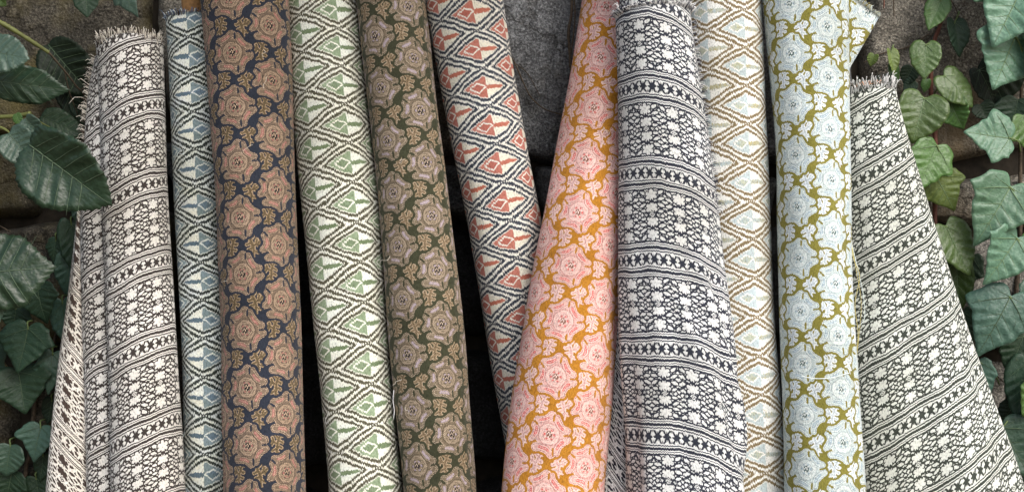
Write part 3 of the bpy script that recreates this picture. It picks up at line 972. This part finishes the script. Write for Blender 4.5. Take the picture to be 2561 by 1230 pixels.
# -- loose yarn ends
def thread(parent, keys, mat, r=.0004, n=24):
    v, f = tube_geo(curve_pts([at(*k) for k in keys], n), [r] * (n + 1), 4)
    return mesh_obj('loose_thread', v, f, mat, parent)
thread(t10, [(2004, 940, -.238), (2040, 946, -.236), (2080, 944, -.232), (2110, 936, -.222), (2130, 930, -.205)], Y_PALE, .0006)
thread(t10, [(2128, 560, -.150), (2133, 640, -.175), (2150, 690, -.185), (2138, 760, -.190), (2146, 830, -.192), (2142, 880, -.19)], Y_GOLD, .0005)
thread(t10, [(2126, 590, -.152), (2140, 650, -.178), (2158, 730, -.185), (2163, 790, -.188), (2152, 812, -.19)], Y_PALE, .0005)
thread(t10, [(2130, 610, -.152), (2142, 680, -.178), (2154, 760, -.185), (2146, 860, -.188), (2136, 950, -.19)], Y_GOLD, .0004)
thread(t5, [(985, 975, -.225), (983, 1000, -.226), (986, 1025, -.226), (984, 1046, -.226)], Y_WHITE, .0004)
thread(t9, [(1884, 612, -.165), (1886, 628, -.166), (1883, 642, -.166)], Y_WHITE, .0005)

# short pulled ends that catch the light here and there
rr = random.Random(19)
for (t_, sp_, m_) in ((t3, sp3, Y_CREAM), (t4, sp4, Y_WHITE), (t5, sp5, Y_CREAM), (t6, sp6, Y_NAVY), (t7, sp7, Y_WHITE), (t9, sp9, Y_GOLD), (t10, sp10, Y_PALE), (t2, sp2, Y_PALE)):
    for q in range(4):
        i = rr.randrange(6, 44); w = rr.uniform(-2.5, -.6)
        p = sp_.c[i] + Vector((math.cos(w), math.sin(w), 0)) * (sp_.rad[i] + .0016)
        d = Vector((rr.uniform(-1, 1), -.2, rr.uniform(-1, .2))).normalized() * rr.uniform(.006, .016)
        k = Vector((rr.uniform(-.003, .003), -.002, rr.uniform(-.003, .003)))
        v, f = tube_geo(curve_pts([p, p + d * .4 + k, p + d * .8 - k * .6, p + d + Vector((0, .001, -.002))], 10), [.0002] * 11, 4)
        mesh_obj('loose_thread', v, f, m_, t_)
# ------------------------------------------------------------------ leaves
L_GREEN = leaf_mat('leaf_mid_green', (.062, .140, .030), (.082, .165, .044))
L_BLUE = leaf_mat('leaf_blue_green', (.082, .170, .104), (.098, .190, .116), .44)  # glaucous green, with bluish sky sheen put into the colour
L_DARK = leaf_mat('leaf_dark_green', (.016, .042, .021), (.023, .050, .027), .5, .35)
L_DEEP = leaf_mat('leaf_very_dark', (.010, .022, .012), (.014, .028, .014), .55, .25)
L_TEAL = leaf_mat('leaf_dark_teal', (.045, .098, .070), (.052, .108, .076), .45, .45)
L_YOUNG = leaf_mat('leaf_young_yellow_green', (.130, .215, .045), (.150, .235, .055), .5)
L_GLOSS = leaf_mat('leaf_glossy_dark', (.016, .038, .019), (.024, .050, .027), .38, .45)
L_GREY = leaf_mat('leaf_greyish_green', (.058, .100, .074), (.050, .092, .066), .42)
V_PALE = plain('leaf_vein_pale', (.16, .24, .12), .6, 0, 50)
V_DARK = plain('leaf_vein_dark', (.07, .11, .06), .6, 0, 50)
V_MID = plain('leaf_vein_mid', (.085, .125, .075), .6, 0, 50)
M_STALK = plain('leaf_stalk_green', (.12, .17, .06), .6, 0, 50)
M_RED = plain('stem_reddish', (.16, .065, .045), .7, .3, 200)
M_BARK = plain('stem_brown_bark', (.085, .065, .045), .9, .6, 250, .4)
M_SHOOT = plain('shoot_yellow_green', (.13, .145, .045), .5, 0, 80)

HALF = {
 'ovate': [(0, 0), (.14, -.03), (.30, .03), (.43, .16), (.495, .33), (.49, .50), (.42, .66), (.30, .80), (.15, .91), (.05, .965), (0, 1.02)],
 'round': [(0, 0), (.18, -.06), (.36, .02), (.48, .20), (.50, .42), (.44, .62), (.31, .80), (.14, .92), (.05, .98), (0, 1.05)],
 'heart': [(0, 0), (.07, -.08), (.19, -.14), (.33, -.12), (.45, 0), (.50, .18), (.485, .36), (.43, .50), (.445, .56), (.34, .66), (.22, .80), (.10, .92), (0, 1.03)],
 'ivy': [(0, 0), (.06, -.07), (.17, -.11), (.29, -.06), (.36, .02), (.41, .03), (.43, .14), (.475, .24), (.56, .40), (.47, .46), (.36, .50), (.30, .56), (.305, .62), (.22, .72), (.12, .86), (0, 1.05)],
 'ivywide': [(0, 0), (.05, -.10), (.16, -.17), (.28, -.13), (.34, -.06), (.41, -.06), (.47, .08), (.54, .20), (.60, .30), (.50, .36), (.41, .44), (.40, .50), (.36, .58), (.24, .72), (.10, .90), (0, 1.06)],
}
LEAF_MESH = {}

def surf(kind, v):
    rr = random.Random(v * 7 + 3)
    f1, f2, p1, p2 = rr.uniform(5, 8), rr.uniform(3, 5), rr.uniform(0, 6), rr.uniform(0, 6)
    fold, droop, cup = rr.uniform(.10, .34), rr.uniform(.02, .22), rr.uniform(-.10, .10)
    def z(x, y):
        a = abs(x)
        vein = .016 * math.cos((y - .55 * a) * 2 * math.pi * 5.2) * min(1, a * 5)
        return fold * (a ** 1.25) - droop * y * y + cup * (a * a * 4) + vein + .022 * math.sin(f1 * x + p1) * math.sin(f2 * y + p2)
    return z

def leaf_meshes(kind, v):
    key = (kind, v)
    if key in LEAF_MESH: return LEAF_MESH[key]
    rr = random.Random(hash(kind) % 1 + v * 13 + len(kind))
    h = HALF[kind]
    jit = lambda p: (p[0] * rr.uniform(.93, 1.07), p[1] + rr.uniform(-.018, .018))
    right = [h[0]] + [jit(p) for p in h[1:-1]] + [h[-1]]
    left = [(-x, y) for x, y in [jit(p) for p in h[1:-1]]][::-1]
    poly = right + left
    # resample the outline
    pts = poly + [poly[0]]
    d = [0]
    for a, b in zip(pts[:-1], pts[1:]): d.append(d[-1] + math.hypot(b[0] - a[0], b[1] - a[1]))
    n = 120 if kind == 'ovate' else 84
    s = np.linspace(0, d[-1], n, endpoint=False)
    X = np.interp(s, d, [p[0] for p in pts]); Y = np.interp(s, d, [p[1] for p in pts])
    for _ in range(1 if kind.startswith('ivy') else 2):
        X = (np.roll(X, 1) + 2 * X + np.roll(X, -1)) / 4; Y = (np.roll(Y, 1) + 2 * Y + np.roll(Y, -1)) / 4
    c = (0, .36)
    if kind == 'ovate':
        for i in range(n):
            k = 1 + (.022 if i % 3 == 0 else -.008)
            X[i] = c[0] + (X[i] - c[0]) * k; Y[i] = c[1] + (Y[i] - c[1]) * k
    z = surf(kind, v)
    V = [(c[0], c[1], z(*c))]
    rings = 7
    for r in range(1, rings + 1):
        k = r / rings
        for i in range(n):
            x = c[0] + (X[i] - c[0]) * k; y = c[1] + (Y[i] - c[1]) * k
            V.append((x, y, z(x, y)))
    F = [(0, 1 + i, 1 + (i + 1) % n) for i in range(n)]
    for r in range(rings - 1):
        for i in range(n):
            a = 1 + r * n + i; b = 1 + r * n + (i + 1) % n
            F.append((a, a + n, b + n, b))
    # paper-thin is not enough: a second skin just below
    o = len(V); m = len(F)
    V += [(x, y, q - .009) for x, y, q in V]
    F += [tuple(i + o for i in f[::-1]) for f in F[:m]]
    e = 1 + (rings - 1) * n
    for i in range(n):
        a, b = e + i, e + (i + 1) % n
        F.append((a, a + o, b + o, b))
    me = bpy.data.meshes.new('leaf'); me.from_pydata(V, [], F)
    me.polygons.foreach_set('use_smooth', np.ones(len(me.polygons), dtype=bool)); me.update()
    # veins: ribs laid on the blade
    geos = []
    def rib(pa, pb, bend, w0, w1, q=8):
        L = []; Wd = []
        for i in range(q + 1):
            t = i / q
            x = pa[0] + (pb[0] - pa[0]) * t + bend * math.sin(math.pi * t) * (1 if pb[0] >= 0 else -1)
            y = pa[1] + (pb[1] - pa[1]) * t
            L.append(Vector((x, y, z(x, y) + .0035))); Wd.append(w0 + (w1 - w0) * t)
        geos.append(tube_geo(L, Wd, 4))
    rib((0, .005), (0, .96), 0, .0105, .003, 12)
    if kind.startswith('ivy') or kind == 'heart':
        lob = (.46, .34) if kind != 'heart' else (.40, .34)
        for s_ in (1, -1):
            rib((0, .01), (lob[0] * s_, lob[1]), .02, .0085, .003)
            rib((0, .0), (.32 * s_, .0), .0, .0055, .002)
            for y0 in (.30, .48, .64): rib((0, y0), ((.36 - .32 * (y0 - .2)) * s_ * .8, y0 + .17), .01, .005, .0018, 6)
            rib((lob[0] * s_ * .45, lob[1] * .45), (lob[0] * s_ * .62, lob[1] + .08), .0, .004, .0015, 5)
    else:
        for s_ in (1, -1):
            for y0 in (.06, .17, .29, .41, .53, .65): rib((0, y0), (.44 * s_ * math.sin(math.pi * (.28 + .55 * y0)) , y0 + .19), .02, .0055, .0018, 6)
    v_, f_ = join_geo(geos)
    ve = bpy.data.meshes.new('vein'); ve.from_pydata([tuple(q) for q in v_], [], f_)
    ve.polygons.foreach_set('use_smooth', np.ones(len(ve.polygons), dtype=bool)); ve.update()
    LEAF_MESH[key] = (me, ve)
    return LEAF_MESH[key]

MAT_MESH = {}
def with_mat(me, mat):
    k = (me.name, mat.name)
    if k not in MAT_MESH:
        c = me.copy(); c.materials.clear(); c.materials.append(mat); MAT_MESH[k] = c
    return MAT_MESH[k]

leaf_no = 0
def leaf(vine, kind, base, tip, width, Y, mat, roll_=0, lift=0.0, vein=None, stalk=None, var=None, veins=True):
    """one leaf: base and tip read off the photograph, at its own distance in front of the wall"""
    global leaf_no
    leaf_no += 1
    me, ve = leaf_meshes(kind, (leaf_no * 5 if var is None else var) % 6)
    p0 = at(base[0], base[1], Y); p1 = at(tip[0], tip[1], Y - lift)
    ey = (p1 - p0); L = ey.length; ey.normalize()
    ez = Vector((0, -1, 0.0)); ez = (ez - ey * ez.dot(ey)).normalized()
    ez = Matrix.Rotation(R(roll_), 3, ey) @ ez
    ex = ey.cross(ez).normalized()
    w = width * K * (Y - CAM_Y)
    sz = (w * L) ** .5
    m = Matrix(((ex.x * w, ey.x * L, ez.x * sz, p0.x), (ex.y * w, ey.y * L, ez.y * sz, p0.y), (ex.z * w, ey.z * L, ez.z * sz, p0.z), (0, 0, 0, 1)))
    o = bpy.data.objects.new('leaf', with_mat(me, mat)); COL.objects.link(o)
    o.parent = vine; o.matrix_local = m
    if veins:
        b = bpy.data.objects.new('vein', with_mat(ve, vein or (V_DARK if mat in (L_DARK, L_DEEP, L_TEAL, L_GLOSS) else V_PALE))); COL.objects.link(b)
        b.parent = o
    if stalk is not None:
        q = at(stalk[0], stalk[1], min(Y + .025, -.02))
        mid = (p0 + q) / 2 + Vector((0, -.01, .004))
        inv = m.inverted()
        v_, f_ = tube_geo(curve_pts([q, mid, p0, p0 + ey * .002], 10), [.0011] * 6 + [.0009] * 5, 6)
        s_ = mesh_obj('stalk', [inv @ x for x in v_], f_, M_STALK, o)
    return o

def stem(vine, keys, r0, r1, mat, n=40, name='stem'):
    pts = curve_pts([at(*k) for k in keys], n)
    rad = [r0 + (r1 - r0) * i / n for i in range(n + 1)]
    rr = random.Random(len(keys) * 7)
    rad = [q * rr.uniform(.85, 1.15) for q in rad]
    v, f = tube_geo(pts, rad, 7)
    return mesh_obj(name, v, f, mat, vine)

# ------------------------------------------------------------------ ivy beside the right-hand rolls
ivy = empty('ivy_vine'); tag(ivy, 'three-lobed green ivy climbing the wall beside the dark green star-banded cloth', 'ivy')
stem(ivy, [(2372, -160, -.02), (2362, 0, -.022), (2352, 60, -.022), (2335, 110, -.022), (2328, 190, -.022), (2330, 260, -.022), (2340, 360, -.024), (2338, 520, -.024),
           (2345, 700, -.024), (2380, 900, -.022), (2420, 1200, -.02), (2440, 2350, -.015)], .0022, .0042, M_RED)
stem(ivy, [(2600, -100, -.02), (2560, 120, -.02), (2552, 380, -.02), (2551, 600, -.02), (2535, 800, -.02), (2520, 1000, -.02), (2530, 1300, -.02), (2520, 2350, -.015)], .0020, .0040, M_BARK)
stem(ivy, [(2325, 85, -.012), (2270, 118, -.012), (2230, 128, -.012), (2190, 140, -.012), (2160, 158, -.012)], .0010, .0007, M_BARK, 20, 'tendril')
stem(ivy, [(2209, -30, -.02), (2211, 5, -.02), (2210, 22, -.02)], .0012, .0008, M_RED, 8, 'tendril')
stem(ivy, [(2233, -30, -.02), (2235, 15, -.02), (2236, 42, -.02)], .0011, .0007, M_BARK, 8, 'tendril')
stem(ivy, [(2378, 0, -.02), (2392, 25, -.02), (2398, 50, -.02)], .0009, .0007, M_BARK, 8, 'tendril')
stem(ivy, [(2440, 1000, -.03), (2475, 930, -.03), (2510, 955, -.03), (2550, 970, -.03)], .0009, .0007, M_BARK, 12, 'tendril')
RL = [
 # kind, base, tip, width, depth, material, roll, lift, stalk
 ('ivywide', (2556, -28), (2488, 108), 178, -.085, L_BLUE, 14, .012, (2570, 60)),
 ('ivywide', (2540, 92), (2488, 220), 176, -.070, L_BLUE, -10, .010, (2556, 180)),
 ('heart', (2520, 140), (2482, 270), 120, -.030, L_DEEP, 10, .0, None),
 ('heart', (2450, 175), (2500, 268), 95, -.028, L_DEEP, -10, .0, None),
 ('ivy', (2545, 250), (2530, 330), 110, -.030, L_DARK, 5, .0, None),
 ('heart', (2353, 2), (2322, 76), 62, -.045, L_GREEN, 22, .008, (2360, 40)),
 ('heart', (2388, 56), (2402, 142), 62, -.040, L_DARK, -14, .006, (2396, 30)),
 ('heart', (2316, 112), (2312, 198), 76, -.055, L_GREEN, 16, .010, (2331, 130)),
 ('heart', (2362, 190), (2440, 262), 92, -.060, L_GREEN, -18, .006, (2334, 240)),
 ('heart', (2376, 256), (2408, 324), 76, -.048, L_GREEN, 26, .004, (2345, 320)),
 ('heart', (2312, 246), (2288, 352), 128, -.070, L_GREEN, 4, .014, (2332, 280)),
 ('ivy', (2526, 346), (2414, 330), 128, -.075, L_BLUE, 12, .006, (2552, 380)),
 ('heart', (2452, 262), (2470, 300), 60, -.032, L_DARK, 0, .0, None),
 ('ivy', (2344, 364), (2298, 476), 122, -.072, L_GREEN, -6, .012, (2340, 420)),
 ('ivy', (2340, 440), (2388, 524), 118, -.050, L_YOUNG, 10, .008, (2340, 500)),
 ('ivywide', (2527, 468), (2448, 606), 162, -.080, L_BLUE, 6, .012, (2550, 540)),
 ('ivywide', (2544, 596), (2474, 708), 134, -.085, L_BLUE, -6, .010, (2552, 660)),
 ('heart', (2367, 566), (2426, 688), 108, -.060, L_GREEN, -12, .008, (2340, 590)),
 ('heart', (2392, 648), (2398, 784), 84, -.042, L_GREEN, 20, .0, None),
 ('ivy', (2430, 640), (2400, 740), 80, -.030, L_DARK, 10, .0, None),
 ('ivywide', (2527, 742), (2452, 886), 156, -.078, L_TEAL, 8, .010, (2535, 820)),
 ('heart', (2560, 840), (2522, 935), 100, -.045, L_DARK, 12, .0, None),
 ('ivy', (2450, 905), (2482, 1002), 62, -.045, L_TEAL, -12, .004, (2500, 960)),
 ('heart', (2570, 905), (2540, 1050), 95, -.050, L_DARK, 14, .0, None),
 ('ivywide', (2508, 1068), (2580, 1192), 150, -.062, L_TEAL, -6, .010, (2520, 1040)),
 ('heart', (2410, 780), (2432, 866), 60, -.034, L_DARK, 4, .0, None),
 ('heart', (2540, 1010), (2500, 1060), 60, -.030, L_DEEP, 4, .0, None),
 ('heart', (2186, 138), (2176, 166), 30, -.024, L_YOUNG, 30, .0, None),
 ('heart', (2228, 128), (2240, 184), 36, -.040, L_YOUNG, -20, .006, (2230, 120)),
 ('heart', (2232, 164), (2244, 212), 36, -.030, L_GREEN, -24, .0, None),
 ('round', (2282, 168), (2262, 212), 46, -.026, L_DARK, 12, .0, None),
 ('round', (2290, 204), (2260, 226), 36, -.026, L_DARK, 0, .0, None),
 ('heart', (2318, 200), (2312, 232), 26, -.030, L_GREEN, 0, .0, None),
 ('ivy', (2560, 290), (2600, 390), 110, -.050, L_GREEN, 0, .0, None),
 ('ivywide', (2600, 700), (2640, 830), 140, -.060, L_TEAL, 0, .0, None),
 ('ivy', (2480, 1150), (2540, 1260), 120, -.040, L_DARK, 0, .0, None),
 ('heart', (2556, 1170), (2530, 1250), 110, -.034, L_DEEP, 0, .0, None),
]
for (k, b, tp, w, y, m, rl, lf, sk) in RL:
    leaf(ivy, k, b, tp, w, y, m, rl, lf, None, sk)
rr = random.Random(77)
for i in range(30):                                             # the vine goes on beyond the picture
    x, y = rr.uniform(2590, 3000), rr.uniform(-250, 1450)
    a = rr.uniform(-.7, .7); L = rr.uniform(90, 150)
    leaf(ivy, rr.choice(('ivy', 'ivywide', 'heart')), (x, y), (x + math.sin(a) * L, y + math.cos(a) * L), L * 1.1, -rr.uniform(.03, .08), rr.choice((L_GREEN, L_BLUE, L_TEAL)), rr.uniform(-20, 20), .01, veins=False)
for i in range(12):
    x, y = rr.uniform(2260, 2600), rr.uniform(-330, -60)
    a = rr.uniform(-.7, .7); L = rr.uniform(80, 130)
    leaf(ivy, rr.choice(('ivy', 'heart')), (x, y), (x + math.sin(a) * L, y + math.cos(a) * L * .6), L * 1.1, -rr.uniform(.03, .08), rr.choice((L_GREEN, L_BLUE)), rr.uniform(-20, 20), .01, veins=False)

# ------------------------------------------------------------------ climber with saw-edged oval leaves
shrub = empty('climbing_plant'); tag(shrub, 'climber with large oval saw-edged leaves above the brown star-banded roll', 'climber')
stem(shrub, [(-120, -10, -.17), (0, 56, -.165), (60, 92, -.155), (122, 132, -.14)], .0036, .0024, M_SHOOT)
stem(shrub, [(122, 132, -.14), (165, 182, -.11), (190, 215, -.09), (218, 250, -.07), (232, 330, -.05)], .0013, .0009, M_BARK, 24, 'tendril')
stem(shrub, [(162, 182, -.11), (175, 235, -.09), (196, 290, -.06)], .0008, .0006, M_BARK, 16, 'tendril')
stem(shrub, [(-90, 290, -.16), (0, 318, -.16), (28, 336, -.165)], .0022, .0014, M_SHOOT, 20)
stem(shrub, [(-60, 296, -.14), (15, 292, -.14), (48, 290, -.14), (76, 284, -.145)], .0026, .0030, M_SHOOT, 20, 'shoot')
stem(shrub, [(74, 289, -.14), (100, 305, -.13), (130, 322, -.11), (148, 332, -.10)], .0010, .0008, M_SHOOT, 14, 'stalk')
stem(shrub, [(-160, -60, -.10), (-130, 300, -.12), (-140, 640, -.11), (-150, 1100, -.06), (-160, 2380, -.03)], .0045, .0075, M_BARK, 50)
LL = [
 ('ovate', (-52, 122), (72, 146), 104, -.185, L_GREY, -12, .01),
 ('ovate', (-30, 200), (162, 226), 102, -.150, L_GLOSS, 8, .006),
 ('round', (22, 334), (88, 412), 96, -.175, L_GREY, -6, .01),
 ('round', (64, 296), (108, 350), 56, -.160, L_GREY, 10, .0),
 ('ovate', (102, 292), (206, 338), 78, -.095, L_DARK, -14, .0),
 ('ovate', (72, 362), (270, 514), 196, -.215, L_GLOSS, 10, .012),
 ('round', (40, 285), (52, 316), 30, -.150, L_GREEN, 20, .0),
 ('ovate', (-95, 690), (121, 664), 206, -.200, L_GLOSS, -8, .008),
 ('ovate', (120, 112), (224, 236), 130, -.060, L_DEEP, 0, .0),
 ('ovate', (150, 190), (205, 320), 60, -.045, L_DEEP, 14, .0),
 ('ovate', (170, 210), (232, 330), 50, -.040, L_DEEP, -14, .0),
 ('ovate', (-20, -18), (14, 16), 40, -.120, L_GREEN, 10, .0),
 ('heart', (214, -26), (218, 44), 66, -.060, L_DARK, -10, .01),
 ('ivy', (298, -40), (336, 38), 74, -.090, L_GREY, 12, .01),
]
for (k, b, tp, w, y, m, rl, lf) in LL:
    leaf(shrub, k, b, tp, w, y, m, rl, lf, vein=(V_MID if m in (L_GLOSS, L_GREY) else None))
rr = random.Random(31)
for i in range(26):
    x, y = rr.uniform(-420, -40), rr.uniform(-320, 1000)
    a = rr.uniform(-.6, 1.2); L = rr.uniform(110, 200)
    if x + math.sin(a) * L > -25: x -= 130
    leaf(shrub, 'ovate', (x, y), (x + math.sin(a) * L, y + math.cos(a) * L), L * .8, -rr.uniform(.06, .2), rr.choice((L_GLOSS, L_GREY, L_DARK)), rr.uniform(-25, 25), .01, veins=False)

# unseen branch given to the same climber, added to shade the roll tops
rr = random.Random(52)
pts = [Vector((-1.05, -.06, 1.40)), Vector((-.80, -.25, 1.56)), Vector((-.50, -.36, 1.60)), Vector((-.15, -.42, 1.60)), Vector((.12, -.44, 1.56))]
cv = curve_pts(pts, 40)
v_, f_ = tube_geo(cv, [.007 - .005 * i / 40 for i in range(41)], 7)
mesh_obj('shade_bough', v_, f_, M_BARK, shrub)
def free_leaf(vine, kind, p0, ey, ez, L, w, mat):
    global leaf_no
    leaf_no += 1
    me, ve = leaf_meshes(kind, leaf_no % 6)
    ey = ey.normalized(); ez = (ez - ey * ez.dot(ey)).normalized(); ex = ey.cross(ez)
    sz = (w * L) ** .5
    o = bpy.data.objects.new('leaf', with_mat(me, mat)); COL.objects.link(o); o.parent = vine
    o.matrix_local = Matrix(((ex.x * w, ey.x * L, ez.x * sz, p0.x), (ex.y * w, ey.y * L, ez.y * sz, p0.y), (ex.z * w, ey.z * L, ez.z * sz, p0.z), (0, 0, 0, 1)))
for i in range(70):  # unseen leaves added to throw shade on the cloth below
    c = cv[rr.randrange(3, 41)]
    p = c + Vector((rr.uniform(-.08, .08), rr.uniform(-.16, .16), rr.uniform(-.03, .08)))
    free_leaf(shrub, 'ovate', p, Vector((rr.uniform(-1, 1), rr.uniform(-1, .4), rr.uniform(-.5, .1))), Vector((rr.uniform(-.4, .4), rr.uniform(-.6, .2), 1)),
              rr.uniform(.07, .11), rr.uniform(.055, .085), rr.choice((L_GLOSS, L_GREY, L_DARK)))

# ------------------------------------------------------------------ dark ivy low down on the other side
ivy2 = empty('ivy_vine'); tag(ivy2, 'shaded dark green ivy low on the wall by the brown star-banded cloth', 'ivy')
stem(ivy2, [(180, 560, -.018), (168, 700, -.018), (150, 800, -.02), (120, 905, -.02), (90, 1000, -.02), (75, 1130, -.02), (60, 1300, -.018), (50, 2360, -.014)], .0016, .0036, M_BARK)
stem(ivy2, [(165, 690, -.02), (140, 730, -.02), (122, 760, -.02)], .0012, .0010, M_BARK, 12, 'tendril')
stem(ivy2, [(0, 565, -.012), (60, 600, -.012), (110, 640, -.012)], .0008, .0008, M_BARK, 12, 'tendril')
L3 = [
 ('ivy', (92, 716), (108, 806), 120, -.060, L_DARK, 8, .006),
 ('ivy', (40, 770), (30, 830), 90, -.040, L_DARK, -8, .0),
 ('ivywide', (70, 820), (44, 930), 132, -.075, L_DARK, 6, .010),
 ('ivywide', (46, 928), (60, 1030), 148, -.060, L_DARK, -8, .010),
 ('heart', (156, 756), (166, 864), 76, -.045, L_TEAL, 10, .004),
 ('ivy', (132, 884), (118, 984), 80, -.058, L_TEAL, -10, .008),
 ('ivy', (102, 1066), (78, 1152), 100, -.055, L_TEAL, 6, .008),
 ('round', (26, 1112), (12, 1190), 84, -.048, L_TEAL, -6, .004),
 ('heart', (108, 1138), (100, 1204), 50, -.036, L_DARK, 12, .0),
 ('heart', (202, 486), (206, 580), 56, -.038, L_TEAL, 6, .0),
 ('heart', (178, 560), (190, 690), 70, -.036, L_DARK, -10, .0),
 ('ivy', (140, 600), (128, 660), 54, -.028, L_DARK, 14, .0),
 ('heart', (176, 640), (160, 740), 70, -.030, L_TEAL, 4, .0),
 ('ivy', (30, 1180), (10, 1260), 100, -.036, L_DARK, 0, .0),
 ('heart', (90, 1195), (100, 1270), 70, -.034, L_DARK, 0, .0),
 ('ivy', (-20, 860), (-60, 960), 110, -.05, L_DARK, 0, .0),
 ('heart', (130, 1000), (118, 1060), 44, -.028, L_DEEP, 0, .0),
]
for (k, b, tp, w, y, m, rl, lf) in L3:
    leaf(ivy2, k, b, tp, w, y, m, rl, lf, stalk=(b[0] + 12, b[1] - 18))
rr = random.Random(41)
for i in range(14):
    x, y = rr.uniform(-420, -60), rr.uniform(800, 1500)
    a = rr.uniform(-.6, .6); L = rr.uniform(90, 130)
    leaf(ivy2, 'ivy', (x, y), (x + math.sin(a) * L, y + math.cos(a) * L), L * 1.1, -rr.uniform(.03, .07), L_DARK, rr.uniform(-20, 20), .01, veins=False)

# ------------------------------------------------------------------ dry stems clinging to the bare stone between the rolls
dry = empty('dry_vine'); tag(dry, 'dry brown vine stems clinging to the bare grey stone between two rolls', 'dry vine')
stem(dry, [(1425, -120, -.024), (1430, 20, -.026), (1422, 80, -.026), (1426, 150, -.026), (1432, 240, -.026), (1440, 400, -.024)], .0022, .0018, M_BARK, 40)
stem(dry, [(1432, -60, -.026), (1438, 40, -.028), (1430, 120, -.028), (1424, 170, -.026)], .0011, .0009, M_BARK, 30, 'tendril')
stem(dry, [(1262, 120, -.028), (1284, 152, -.028), (1308, 205, -.030), (1328, 243, -.028), (1360, 272, -.028), (1400, 286, -.028), (1440, 300, -.024)], .0011, .0008, M_BARK, 40, 'tendril')
stem(dry, [(1290, 160, -.028), (1320, 185, -.028), (1350, 240, -.026)], .0006, .0005, M_BARK, 16, 'tendril')
